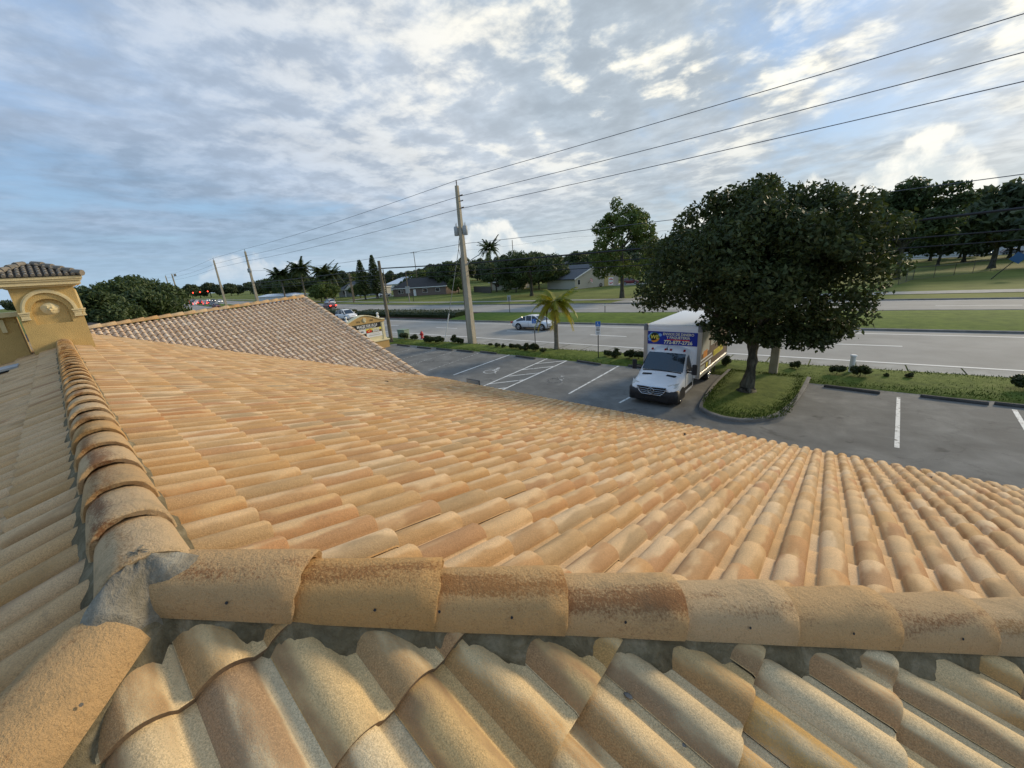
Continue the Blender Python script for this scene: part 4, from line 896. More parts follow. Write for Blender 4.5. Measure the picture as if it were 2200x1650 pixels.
for (x,y),s,K,l in (((-172,66),1.25,K_round,'dark round tree behind the pole with two transformers'),((-186,70),1.15,K_round,'dark round tree left of the pole with two transformers'),((-133,60),.75,K_mid,'bushy light green tree below the royal palms'),((-141,62),.7,K_mid,'bushy light green tree right below the royal palms'),((-165,74),1.0,K_round,'dark tree behind the royal palms'),((-75,98),.95,K_mid,'green tree behind the coconut palm'),((-68,92),.8,K_mid,'green tree right of the coconut palm'),((-88,102),.85,K_round,'dark tree left of the coconut palm'),((-40,112),1.15,K_round,'dark tree right of the garage house'),((-62,128),1.1,K_round,'dark tree rising behind the two storey house'),((-22,105),1.1,K_mid,'leafy tree behind the airy tree beside the side street'),((-9,100),1.2,K_round,'dark tree across the side street'),((-245,84),1.15,K_round,'dark tree on the far bend of the road'),((-300,95),1.2,K_far,'dark tree beyond the traffic queue'),((-215,26),1.1,K_far,'dark tree left of the traffic queue'),((-270,30),1.1,K_far2,'dark tree far left of the traffic queue'),((-93,83.5),.55,K_mid,'small leafy tree left of the board fence'),((-70,84),.6,K_mid,'small leafy tree in front of the low beige house'),((-121,84),.6,K_round,'small dark tree left of the brown ranch house'),((-62,92),.75,K_round,'dark tree left of the beige garage house'),((-81,88),.85,K_round,'dark tree right behind the board fence'),((-112,93),1.0,K_round,'dark tree rising behind the brown ranch house roof'),((-136,74),.6,K_mid,'small green tree left of the conical pines'),((-360,120),1.3,K_far,'dark tree closing the road at the signals')):
    tree('background_tree',(x,y,0),l,K[0],K[1],'trees across and along the road',rz=x,sc=s)
for k,(x,y) in enumerate(((-92,118),(-101,128),(-128,118),(-140,104),(-80,140),(-55,150),(-35,140),(-118,98),(-88,112),(-150,118),(-200,100),(-215,112),(-20,150),(-66,112))):
    K=(K_far,K_round,K_far2,K_mid)[k%4]; tree('garden_tree',(x,y,0),f'dark leafy garden tree behind the houses, {["first","second","third","fourth","fifth","sixth","seventh","eighth","ninth","tenth","eleventh","twelfth","thirteenth","fourteenth"][sorted(range(14),key=lambda q:[-92,-101,-128,-140,-80,-55,-35,-118,-88,-150,-200,-215,-20,-66][q]/[118,128,118,104,140,150,140,98,112,118,100,112,150,112][q]).index(k)]} from the left',K[0],K[1],'garden trees behind the houses',rz=k,sc=.95+.1*(k%3))
# palms
def frond(L,seed,droop,nl=26,wid=.5,up=.6,lw=.05):
    g=random.Random(seed); vs=[];fs=[]; pts=[]
    for i in range(13):
        t=i/12; pts.append(Vector((L*(t-.12*t*t*droop),0,L*(up*t-droop*t*t*.85))))
    for i in range(1,nl):
        t=.12+.88*i/nl; k=t*12; a=pts[int(min(k,11))].lerp(pts[int(min(k,11))+1],k-int(min(k,11))); tan=(pts[min(int(k)+1,12)]-pts[max(int(k)-1,0)]).normalized()
        l=wid*math.sin(min(1,t*1.15+.12)*pi*.93)**.6*g.uniform(.85,1.1)
        for s in(-1,1):
            e=a+Vector((tan.x*l*.55,s*l*.8,tan.z*l*.5-l*.30*(1+droop)*g.uniform(.6,1.3))); w=tan*lw; b=len(vs); vs+=[a-w,a+w,e]; fs.append((b,b+1,b+2))
    for i in range(12):
        b=len(vs); w=.035*L/3*(1-i/14); vs+=[pts[i]+V(0,-w,0),pts[i]+V(0,w,0),pts[i+1]+V(0,w,.0),pts[i+1]+V(0,-w,0)]; fs.append((b,b+1,b+2,b+3))
    return vs,fs
def palm_crown(n,L,seed,mat,droops=(.3,1.3),wid=.5,nl=26,lw=.05,name='crown',ups=(.1,1.0)):
    g=random.Random(seed); V_=[];F_=[];rn=[]
    for k in range(n):
        a=2*pi*k*.382+g.uniform(-.2,.2); t=k/n; vs,fs=frond(L*g.uniform(.8,1.1),seed*50+k,droops[0]+(droops[1]-droops[0])*t,nl,wid,ups[1]+(ups[0]-ups[1])*t,lw); b=len(V_); c,s=math.cos(a),math.sin(a)
        V_+=[(v.x*c-v.y*s,v.x*s+v.y*c,v.z) for v in vs]; F_+=[tuple(b+i for i in f) for f in fs]; rn+=[min(1,.5*t+.5*g.random())]*len(vs)
    me=bpy.data.meshes.new(name); me.from_pydata(V_,[],F_); me.materials.append(MATS[mat]); at=me.attributes.new('rnd','FLOAT','POINT'); at.data.foreach_set('value',np.array(rn,dtype=np.float32)); me.update(); return me
def palm(name,loc,h,r,crown,label,group=None,shaft=None,rz=0.0,lean=0.0):
    o=empty(name,loc,rz); m=MB(); pts=[(lean*(i/8)**2,0,h*i/8-.05) for i in range(9)]; m.tube(pts,[r*1.35,r*1.08,r,r*.98,r*.96,r*.93,r*.92,r*.9,r*.85],10); m.build('trunk','bark_palm',o)
    c=link('crown',crown,o); c.location=(lean,0,h+(shaft or 0))
    if shaft: m=MB(); m.tube([(lean,0,h-.05),(lean,0,h+shaft*.5),(lean,0,h+shaft+.1)],[r*.95,r*1.02,r*.5],9); m.build('crownshaft','leaf_palm',o)
    tag(o,label,'palm',group); return o
p=palm('young_palm',(-16.1,23.61,.08),3.4,.155,palm_crown(26,1.85,5,'leaf_yellow',(.5,1.5),.62,40,.040,ups=(.0,1.0)),'small palm with yellowing fronds standing on the verge')
m=MB(); m.tube([(-.12,-.05,3.35),(-.42,-.1,3.25),(-.66,-.12,2.75),(-.72,-.12,2.1),(-.66,-.12,1.6)],[.03,.05,.05,.045,.02],6); m.build('dead_frond','dead_frond',p)
royal=palm_crown(30,5.0,8,'leaf_palm',(.25,1.25),1.5,32,.20)
for k,(x,y,h,l) in enumerate(((-155,62.5,10.4,'tallest royal palm in the middle of the palm cluster'),(-158,56.5,8.6,'leftmost royal palm of the cluster'),(-150,68,8.8,'right royal palm of the cluster'),(-146,69,7.6,'lower royal palm at the right of the cluster'))): palm('royal_palm',(x,y,0),h,.28,royal,l,'royal palms across the road',shaft=1.3,rz=k*.7)
palm('coconut_palm',(-85,90,0),12.6,.2,palm_crown(24,4.6,9,'leaf_palm',(.15,1.5),1.1,30,.15),'coconut palm with drooping fronds right of the concrete utility pole',lean=.5)
palm('fan_palm',(-119,70.5,0),9.6,.2,palm_crown(14,1.8,10,'leaf_palm',(.5,1.6),.6,16,.08),'slim palm directly right of the two conical pines')
# Norfolk pines
def pine(loc,h,seed,label):
    o=empty('conical_pine',loc); m=MB(); m.tube([(0,0,-.05),(0,0,h*.5),(0,0,h)],[.28,.17,.03],8); m.build('trunk','bark',o)
    g=np.random.default_rng(seed); C=[];A=[]
    z=1.6
    while z<h-.2:
        R_=3.0*(1-(z/h))**.75+.18; nb=9
        for b in range(nb):
            a=2*pi*b/nb+z; k=max(6,int(R_*26)); t=g.random(k)**.7; rr=R_*t; up=.18*rr+.05*g.normal(size=k); sp=g.normal(size=k)*.13*R_*.5
            C.append(np.stack([np.cos(a)*rr-np.sin(a)*sp,np.sin(a)*rr+np.cos(a)*sp,z+up],1))
        z+=.62-.25*z/h
    C=np.vstack(C); n=len(C); d=g.normal(size=(n,3)); d/=np.linalg.norm(d,axis=1)[:,None]; e=np.cross(d,g.normal(size=(n,3))); e/=np.linalg.norm(e,axis=1)[:,None]
    vs=np.stack([C-d*.26,C+e*.10,C+d*.26,C-e*.10],1).reshape(-1,3); link('crown',npmesh('crown',vs,np.arange(n*4).reshape(-1,4),4,'leaf_dark',np.repeat(g.random(n),4)),o)
    tag(o,label,'pine','conical pines across the road'); return o
pine((-119.2,71,0),13.9,3,'right and taller of two conical pines'); pine((-119.8,66.8,0),12.6,4,'left and shorter of two conical pines')
# clipped shrubs along the verge
shr=[leaves(1500,clumps((0,0,.26),(.26,.24,.20),9,.15,200+k,-.6),.052,210+k,.25,.3,mat='leaf_hedge',name='foliage',asp=.5) for k in range(4)]
sp=[(-32.95,21.78,1.5),(-31.6,22.0,1.2),(-29.31,21.57,1.25),(-28.7,21.6,1.3),(-28.1,21.7,1.3),(-27.47,21.77,1.35),(-26.07,22.27,1.5),(-25.33,22.32,1.1),(-21.9,22.5,.6),(-21.0,22.4,.75),(-20.4,22.45,.65),(-19.5,22.4,.85),(-18.95,22.4,.9),(-18.5,22.35,.7),(-17.75,22.2,1.2),(-17.2,22.25,1.25),(-16.2,22.0,.8),
    (-11.5,22.75,.95),(-10.75,22.65,1.25),(-10.0,22.7,1.2),(-9.4,22.75,1.15),(-8.7,22.8,1.2),(-4.6,23.4,1.1),(-1.59,23.9,.8),(.11,23.5,.95),(.94,23.5,1.2),(1.85,23.9,.4),(2.6,24.0,.5),(5.8,23.75,1.25),(7.4,23.9,1.2)]
ordn=['first','second','third','fourth','fifth','sixth','seventh','eighth','ninth','tenth','eleventh','twelfth','thirteenth','fourteenth','fifteenth','sixteenth','seventeenth','eighteenth','nineteenth','twentieth','twenty-first','twenty-second','twenty-third','twenty-fourth','twenty-fifth','twenty-sixth','twenty-seventh','twenty-eighth','twenty-ninth','thirtieth']
stem=MB(); stem.tube([(0,0,-.06),(0,0,.25)],[.02,.012],6); stem=stem.build('stem','bark',mesh_only=True)
for k,(x,y,s) in enumerate(sp):
    o=empty('shrub',(x,y,.07),k*1.7); o.scale=(s,s,s); link('stem',stem,o); link('foliage',shr[k%4],o); tag(o,f'low dark green shrub, {ordn[k]} from the left along the verge','shrub','shrubs along the verge')
# long clipped hedge in the median
def hedge(x0,x1,label):
    o=empty('hedge',((x0+x1)/2,0,0)); xc=(x0+x1)/2; m=MB(); rings=[]; rs=random.Random(9); xs=np.linspace(x0,x1,int((x1-x0)/1.2))
    for x in xs:
        a=L_med0(x)+1.6; b=L_med0(x)+4.6; h=.85+.12*rs.random(); rings.append([(x-xc,a+.1,.1),(x-xc,a+rs.uniform(-.08,.08),h*.6),(x-xc,a+.3,h+rs.uniform(-.06,.06)),(x-xc,(a+b)/2,h+.06),(x-xc,b-.3,h+rs.uniform(-.06,.06)),(x-xc,b,h*.6),(x-xc,b-.1,.1)])
    m.loft(rings,True,False); core=m.build('core','leaf_hedge',o)
    bl=[]; 
    for x in np.arange(x0+.4,x1-.2,.55):
        a=L_med0(x)+1.6; b=L_med0(x)+4.6
        for y in np.linspace(a+.35,b-.35,4): bl.append((x-xc,y,.58+.06*rs.random(),.5,.5,.45))
    link('foliage',leaves(int((x1-x0)*230),bl,.11,90,.85,.3,mat='leaf_hedge',name='foliage'),o); tag(o,label,'hedge'); return o
hedge(-41.5-24,-41.0,'long dark clipped hedge in the median left of the concrete pole'); hedge(-140,-70,'far stretch of clipped hedge in the median behind the monument sign')

# ---------------------------------------------------------------- poles and wires
def insul(m,p,d,L=.34,r=.055):
    p=Vector(p); d=Vector(d).normalized(); pts=[];rad=[]
    for i in range(9): pts.append(p+d*L*i/8); rad.append(r if i%2 else r*.6)
    m.tube(pts,rad,8)
def pole(name,loc,h,w0,w1,mat,label,cat='utility pole',sq=True,group=None,tf=0,arms=True,rz=0.0,extra=None,ch=.02):
    o=empty(name,loc,rz); m=MB()
    if sq:
        def ring(w,z): return [(-w/2,-w/2+ch,z),(-w/2+ch,-w/2,z),(w/2-ch,-w/2,z),(w/2,-w/2+ch,z),(w/2,w/2-ch,z),(w/2-ch,w/2,z),(-w/2+ch,w/2,z),(-w/2,w/2-ch,z)]
        m.loft([ring(w0+(w1-w0)*i/6,h*i/6-(.1 if i==0 else 0)) for i in range(7)],True)
    else: m.tube([(0,0,-.1),(0,0,h*.5),(0,0,h)],[w0/2,(w0+w1)/4,w1/2],10)
    m.build('shaft',mat,o)
    if arms:
        m=MB(); insul(m,(0,0,h-.05),(0,0,1),.45,.05); m.build('top_insulator','insulator',o)
        for zz in (h-.75,h-1.15,h-1.65):
            m=MB(); m.tube([(w1/2,0,zz),(w1/2+.14,0,zz)],.025,6); insul(m,(w1/2+.12,0,zz),(1,0,.08),.28,.05); m.build('insulator','insulator',o)
    for k in range(tf):
        a=pi*.0+pi*k; m=MB(); c=V(math.cos(a)*(w0*.5+.18),-.05,h*.735+.02*k); m.tube([c+V(0,0,-.36),c+V(0,0,-.33),c+V(0,0,.30),c+V(0,0,.36)],[.17,.2,.2,.15],14); m.tube([c+V(.06,0,.35),c+V(.06,0,.62)],[.03,.02],6); m.tube([c+V(-.07,.04,.35),c+V(-.07,.04,.58)],[.03,.02],6); m.box(c+V(-math.cos(a)*.2,.05,0),(.14,.08,.5)); m.build('transformer','transformer',o)
    tag(o,label,cat,group); return o
PX,PY=-24.7,23.15; HP=12.62
po=pole('utility_pole',(PX,PY,.05),HP,.56,.24,'pole_concrete','tall square concrete utility pole on the verge left of the silver sedan',tf=2,rz=.12)
m=MB(); m.tube([(.1,.02,9.1-2.6),(.55,.3,9.45-2.6+.15),(1.35,.7,7.45)],.035,6); m.build('lamp_bracket','galv',po)
m=MB(); m.box((1.6,.82,7.52),(.55,.2,.10),Matrix.Rotation(.45,4,'Z')); m.build('lamp_head','galv',po)
m=MB()
for i in range(10): a=i*.33; m.tube([(-.25-.25*math.sin(a),.05,9.0-i*.22),(-.25-.25*math.sin(a+.33),.05,9.0-(i+1)*.22)],.018,5)
m.build('cable_loop','wire',po)
pole('service_pole',(PX-.62,PY+.25,.05),7.1,.34,.26,'pole_wood','shorter round wooden pole close against the concrete utility pole','utility pole',False,arms=False)
m=MB(); m.tube([(-29.4,24.0,.05),(PX-.1,PY+.1,9.3)],.03,6); o=m.build('guy_wire','galv'); tag(o,'thin slanting guy wire bracing the concrete utility pole','wire')
m=MB(); m.tube([(-29.4,24.0,.05),V(-29.4,24,.05).lerp(V(PX-.1,PY+.1,9.3),.26)],.055,6); o=m.build('guy_guard','white_matte'); tag(o,'pale plastic guard sleeve on the lower end of the guy wire','wire guard')
pole('service_pole',(-33.2,20.44,.05),7.6,.36,.26,'pole_wood','wooden pole standing right behind the monument sign','utility pole',False,arms=False)
p2=pole('concrete_stub_pole',(-2.34,22.51,.08),7.2,.36,.26,'pole_concrete','square concrete pole rising into the shade tree','utility pole',arms=False)
for (x,y,h,l,t) in ((-84.5,25.3,12.6,'nearer of the two tall poles over the far roof ridge, with two transformers',2),(-107,25.6,12.6,'tall pole left of the pole with two transformers',0),(-187,29.2,12.6,'left thin utility pole of the distant pair',0)): pole('utility_pole',(x,y,0),h,.5,.26,'pole_concrete',l,group='utility poles along the road',tf=t)
o=pole('cross_arm_pole',(-172,28.6,0),12.6,.55,.3,'pole_concrete','distant utility pole with a crossarm near the traffic queue',arms=False)
m=MB(); m.box((1.9,.4,11.9),(3.6,.18,.18)); [insul(m,(1.0+k*1.2,.4,11.95),(0,0,1),.6,.12) for k in range(3)]; m.build('cross_arm','pole_wood',o)
o=pole('street_light',(-100,12.9,0),8.0,.30,.2,'pole_concrete','pale street light pole above the far roof ridge near the tower','street light',arms=False); m=MB(); m.box((.0,.0,8.05),(.9,.3,.14)); m.build('lamp_head','galv',o)
for (x,y,h,l) in ((-118,62,9,'wooden pole left of the royal palms'),(-112,58.5,8.2,'wooden pole in front of the light green trees'),(-92,57.5,8.5,'pole right of the silver car'),(-125,92,15,'far grey pole with crossbar above the white roof house'),(-92,110,16,'far thin pole left of the concrete utility pole'),(-86,60,7.5,'thin pole by the pavement left of the conical pines')):
    o=pole('roadside_pole',(x,y,0),h,.32,.22,'pole_wood',l,group='poles across the road',sq=False,arms=False)
    if 'crossbar' in l: m=MB(); m.box((0,0,h-.4),(2.4,.12,.12),Matrix.Rotation(.7,4,'Z')); m.build('cross_arm','pole_wood',o)
def wire(pts,label,r=.018,sag=.25,mat='wire_grey',n=14,cat='power line'):
    m=MB(); P_=[]
    for a,b in zip(pts,pts[1:]):
        a,b=Vector(a),Vector(b)
        for i in range(n): t=i/n; q=a.lerp(b,t); q.z-=sag*4*t*(1-t)*((b-a).length/45)**2; P_.append(q)
    P_.append(Vector(pts[-1])); m.tube(P_,r,5,False); o=m.build('overhead_wire',mat); tag(o,label,cat,'overhead wires along the road'); return o
for dz_,dx,l,r in ((.42,0,'topmost thin power line running over the utility pole',.018),(-.72,.42,'middle thin power line running over the utility pole',.018),(-1.62,.42,'lowest of three thin power lines on the utility pole',.018)):
    wire([(-187,29.2+dx*.3,12.6+dz_),(-107,25.6+dx*.3,12.6+dz_),(-84.5,25.3+dx*.3,12.6+dz_),(PX+dx*.2,PY+.3*dx,HP+dz_),(34,24.2,HP+dz_+.55)],l,r,.16)
wire([(-84.5,25.3,9.2),(PX,PY+.2,8.35),(34,24.2,8.5)],'grey service wire just above the thick cables',.016,.25)
for z,r,l,up in ((6.62,.05,'thickest black cable crossing in front of the far trees',1.2),(6.05,.03,'second black cable below the thickest one',.4),(5.7,.024,'lowest black cable crossing in front of the far trees',.35)):
    wire([(-84.5,25.3,z+.4),(-33.2,20.6,z+.35),(PX-.62,PY+.25,z+.15),(-2.34,22.6,z),(34,24.3,z+up)],l,r,.06,'wire',12,'cable')
wire([(-84.5,25.3,8.1),(-190,60,9.5),(-330,90,10)],'thin wire crossing above the distant traffic',.03,.3)
wire([(-125,92,14.6),(-60,96,13.4),(-20,110,12.8)],'far thin wire behind the coconut palm',.02,.4)

# ---------------------------------------------------------------- houses across the road
def house(name,loc,rz,w,d,h,rh,wall,roofm,label,hip=True,wins=(),door=None,ov=.45,trim='white_matte',porch=None,garage=None,sidewins=()):
    "front faces local -Y, x in [-w/2,w/2], y in [0,d]"
    o=empty(name,loc,rz); m=MB(); m.box((0,d/2,h/2),(w,d,h))
    if not hip:
        for y in(.0,d): m.poly([(-w/2,y,h),(w/2,y,h),(0,y,h+rh*.97)] if garage else [(-w/2,y,h),(w/2,y,h),(0,y,h)])
    m.build('wall',wall,o); m=MB(); a,b=w/2+ov,d+ov
    if hip:
        k=min(a,(b+ov)/2)*.95; c=[V(-a,-ov,h),V(a,-ov,h),V(a,b,h),V(-a,b,h)]; p0=V(-a+k,d/2,h+rh); p1=V(a-k,d/2,h+rh)
        m.poly([c[0],c[1],p1,p0]); m.poly([c[1],c[2],p1]); m.poly([c[2],c[3],p0,p1]); m.poly([c[3],c[0],p0]); m.poly([c[3],c[2],c[1],c[0]])
    else:
        z=h-.08; m.poly([(-a,-ov,z),(0,-ov,h+rh),(0,b,h+rh),(-a,b,z)]); m.poly([(0,-ov,h+rh),(a,-ov,z),(a,b,z),(0,b,h+rh)]); m.poly([(-a,-ov,z-.14),(-a,b,z-.14),(0,b,h+rh-.14),(0,-ov,h+rh-.14)]); m.poly([(0,-ov,h+rh-.14),(0,b,h+rh-.14),(a,b,z-.14),(a,-ov,z-.14)])
    r=m.build('roof',roofm,o)
    m=MB()
    if hip: m.box((0,-ov-.03,h-.1),(2*a,.06,.22)); m.box((a+.03,d/2,h-.1),(.06,b+ov,.22)); m.box((-a-.03,d/2,h-.1),(.06,b+ov,.22))
    else:
        for s in(-1,1): m.loft([[(s*a,-ov-.03,h-.3),(s*a,-ov-.03,h-.02),(s*a,-ov+.03,h-.02),(s*a,-ov+.03,h-.3)],[(0,-ov-.03,h+rh-.24),(0,-ov-.03,h+rh+.05),(0,-ov+.03,h+rh+.05),(0,-ov+.03,h+rh-.24)]])
    m.build('fascia',trim,r)
    for x,z,ww,hh in wins:
        m=MB(); m.box((x,-.02,z),(ww+.16,.06,hh+.16)); wn=m.build('window',trim,o); m=MB(); m.box((x,-.04,z),(ww,.06,hh)); m.build('pane','glass_dark',wn)
    for y,z,ww,hh in sidewins:
        m=MB(); m.box((w/2+.02,y,z),(.06,ww+.16,hh+.16)); wn=m.build('window',trim,o); m=MB(); m.box((w/2+.04,y,z),(.06,ww,hh)); m.build('pane','glass_dark',wn)
    if door is not None: m=MB(); m.box((door,-.03,1.03),(.95,.08,2.06)); m.build('door','white_matte',o)
    if porch:
        for x,pw,ph in porch:
            m=MB(); m.poly([(x-pw/2,-1.2,h),(x+pw/2,-1.2,h),(x,-1.2,h+ph)]); m.box((x-pw/2+.15,-1.2,h/2),(.28,.28,h)); m.box((x+pw/2-.15,-1.2,h/2),(.28,.28,h)); m.box((x,-1.2,h+.1),(pw,.2,.25)); m.build('porch','white_matte',o)
            m=MB(); m.poly([(x-pw/2-.3,-1.5,h-.1),(x,-1.5,h+ph+.1),(x,d/2,h+ph+.1),(x-pw/2-.3,2,h-.1)]); m.poly([(x,-1.5,h+ph+.1),(x+pw/2+.3,-1.5,h-.1),(x+pw/2+.3,2,h-.1),(x,d/2,h+ph+.1)]); m.build('porch_roof',roofm,o)
    tag(o,label,'house'); return o
house('ranch_house',(-107.6,79.2,0),.34,20.5,9,2.7,2.9,'wall_brick','roof_dark','brown brick ranch house with dark hipped roof left of the concrete pole',wins=((-7.6,1.55,.9,1.2),(-6.5,1.55,.5,1.2),(2.4,1.55,1.6,1.2),(7.2,1.6,1.4,1.0)),door=-1.6)
gh=house('garage_house',(-51.5,96,0),R(71.5),15.6,12,2.7,3.4,'wall_beige','roof_grey','beige gabled garage house with a banner on its door',hip=False,garage=True,wins=((-6.5,1.7,.7,1.2),))
m=MB(); m.box((4.1,-.05,1.25),(3.4,.09,2.5)); m.build('garage_front','wall_ochre',gh)
m=MB(); m.box((4.8,-.11,1.15),(1.8,.05,2.1)); bn=m.build('banner','white_print',gh)
m=MB(); m.tube([(4.2,-.15,1.55),(4.8,-.15,1.75),(5.4,-.15,1.5)],.12,6); m.tube([(4.2,-.15,.75),(4.8,-.15,.55),(5.4,-.15,.8)],.12,6); m.build('banner_print','red_print',bn)
m=MB(); m.tube([(-3.4,-.1,1.2),(-3.0,-1.0,2.3)],.03,6); m.build('flag_staff','wood_fence',gh); m=MB()
for k in range(6): m.mat(k%2).box((-3.0,-1.0+.0,2.2-.14*k),(.9,.02,.14),Matrix.Rotation(.5,4,'Y'))
m.build('flag',['red_print','white_print'],gh)
m=MB(); m.tube([(.9+.38*math.cos(a),-.35,.42+.38*math.sin(a)) for a in np.linspace(0,2*pi,13)],.11,6); o=m.build('old_tyre','rubber'); o.matrix_basis=Matrix.Translation((-51.5,96,0))@Matrix.Rotation(R(71.5),4,'Z'); tag(o,'black tyre leaning against the beige garage house','tyre')
house('two_storey_house',(-70,118,0),.45,14,9,6.2,2.0,'wall_grey','roof_grey','grey two storey house behind the spreading tree',wins=((-4,4.6,1.2,1.4),(0,4.6,1.2,1.4),(4,4.6,1.2,1.4)))
house('gabled_house',(-156,84,0),.42,19,10,3.0,3.2,'wall_grey','roof_grey','grey house with white gabled porches left of the conical pines',wins=((-6.5,1.7,1.5,1.5),(6,1.7,1.4,1.5)),porch=((-3.2,4.2,1.7),(4.6,3.4,1.4)),door=0)
house('white_roof_house',(-178,122,0),.40,22,13,3.2,3.2,'wall_white','roof_white','white walled house with a bright white metal roof',wins=((-5,1.7,1.5,1.4),(2,1.7,1.5,1.4)))
house('white_roof_house',(-112,132,0),.3,17,11,3.4,3.2,'wall_white','roof_white','bright white roof showing through the trees behind the coconut palm')
house('small_house',(-84,96,0),.35,11,7,2.6,1.8,'wall_beige','roof_dark','low beige house half hidden behind the spreading tree',wins=((-3,1.5,1.2,1.1),(2,1.5,1.2,1.1)))
house('low_building',(-60,1.5,0),R(96),9,7,2.7,1.0,'wall_white','roof_dark','low white walled building behind the tower')
house('park_building',(24,205,0),-.2,34,12,3.4,1.6,'wall_white','roof_white','long pale building beyond the field seen under the trees',wins=((-8,1.7,2,1.4),(0,1.7,2,1.4),(8,1.7,2,1.4)))
house('far_shed',(-175,58.5,0),R(10),26,6,2.6,.8,'wall_white','roof_white','long low white building behind the poles at the road bend')
def fence(name,p,q,h,mat,label,pw=.16,gap=.015,posts=None):
    p,q=Vector((*p,0)),Vector((*q,0)); d=q-p; L=d.length; o=empty(name,p,math.atan2(d.y,d.x)); n=int(L/(pw+gap)); m=MB(); m.box((0,0,h/2),(pw,.025,h)); me=m.build('board',mat,mesh_only=True)
    for k in range(n): b=link('board',me,o); b.location=((k+.5)*(pw+gap),random.uniform(-.01,.01),random.uniform(-.03,.03))
    m=MB(); m.box((L/2,.05,h*.3),(L,.05,.09)); m.box((L/2,.05,h*.8),(L,.05,.09)); m.build('rail',mat,o); tag(o,label,'fence'); return o
fence('board_fence',(-91,88.2),(-78,82.4),1.85,'wood_fence','dark wooden board fence right of the concrete pole')
o=empty('chain_link_fence',(5.4,80,0)); m=MB(); fp=[V(0,0,0),V(2.2,9.5,0),V(7.5,17,0),V(13,27,0),V(30,30,0)]
for a,b in zip(fp,fp[1:]):
    k=max(2,int((b-a).length/4))
    for i in range(k+1): mm=MB(); c=a.lerp(b,i/k); mm.tube([c,c+V(0,0,1.9)],.035,6); mm.build('post','wood_fence',o)
    m.tube([a+V(0,0,1.85),b+V(0,0,1.85)],.028,6); m.tube([a+V(0,0,.06),b+V(0,0,.06)],.016,5)
    n=int((b-a).length/.28)
    for i in range(n):
        c=a.lerp(b,i/n); e=a.lerp(b,min(1,(i+5)/n)); m.tube([c+V(0,0,.06),e+V(0,0,1.85)],.003,3,False); m.tube([c+V(0,0,1.85),e+V(0,0,.06)],.003,3,False)
m.build('mesh','wire_grey',o); tag(o,'chain link fence along the playing field beyond the road','fence')

# ---------------------------------------------------------------- vehicles
def wheel(parent,c,r,w,side,spokes=5):
    o=empty_part=None; m=MB(); y=w/2
    prof=[(r*.62,-y),(r*.93,-y*1.0),(r,-y*.7),(r,y*.7),(r*.93,y),(r*.62,y)]; n=20; rings=[[(c[0]+p[0]*math.cos(2*pi*k/n),c[1]+p[1],c[2]+p[0]*math.sin(2*pi*k/n)) for k in range(n)] for p in prof]
    m.loft(rings,True,True); t=m.build('wheel','rubber',parent); m=MB(); yo=c[1]+side*(y+.006)
    m.disc((c[0],yo-side*.004,c[2]),(0,side,0),r*.63,18); 
    m.mat(1)
    for k in range(spokes):
        a=2*pi*k/spokes; p=V(c[0]+.10*r*math.cos(a),yo,c[2]+.10*r*math.sin(a)); q=V(c[0]+.58*r*math.cos(a),yo,c[2]+.58*r*math.sin(a)); m.tube([p,q],r*.09,5)
    m.tube([(c[0]+r*.60*math.cos(a),yo,c[2]+r*.60*math.sin(a)) for a in np.linspace(0,2*pi,17)],r*.045,5); m.disc((c[0],yo+side*.02,c[2]),(0,side,0),r*.14,10); m.build('rim',['black_plastic','chrome'],t); return t
CAR={'sedan':dict(L=4.82,W=1.83,belt=[(-2.41,.62,.55),(-2.3,.86,.78),(-1.95,.98,.86),(-1.2,.99,.91),(0,.97,.915),(.75,.95,.91),(1.35,.90,.89),(1.95,.78,.84),(2.28,.64,.72),(2.41,.52,.55)],
          roof=[(-1.75,.98,.66,.98),(-1.05,1.30,.60,1.0),(-.45,1.45,.57,.99),(.15,1.46,.57,.98),(.55,1.36,.60,.97),(1.25,.93,.70,.93)],wb=(-1.40,1.40),wr=.335),
     'suv':dict(L=4.65,W=1.86,belt=[(-2.32,.80,.62),(-2.25,1.02,.86),(-1.9,1.06,.90),(-1.0,1.05,.93),(0,1.04,.93),(.8,1.03,.925),(1.3,1.00,.90),(1.95,.92,.86),(2.22,.78,.76),(2.32,.62,.58)],
          roof=[(-2.12,1.06,.70,1.06),(-1.75,1.52,.62,1.06),(-1.0,1.66,.60,1.05),(0,1.67,.60,1.05),(.5,1.58,.62,1.04),(1.2,1.02,.72,1.0)],wb=(-1.33,1.36),wr=.36)}
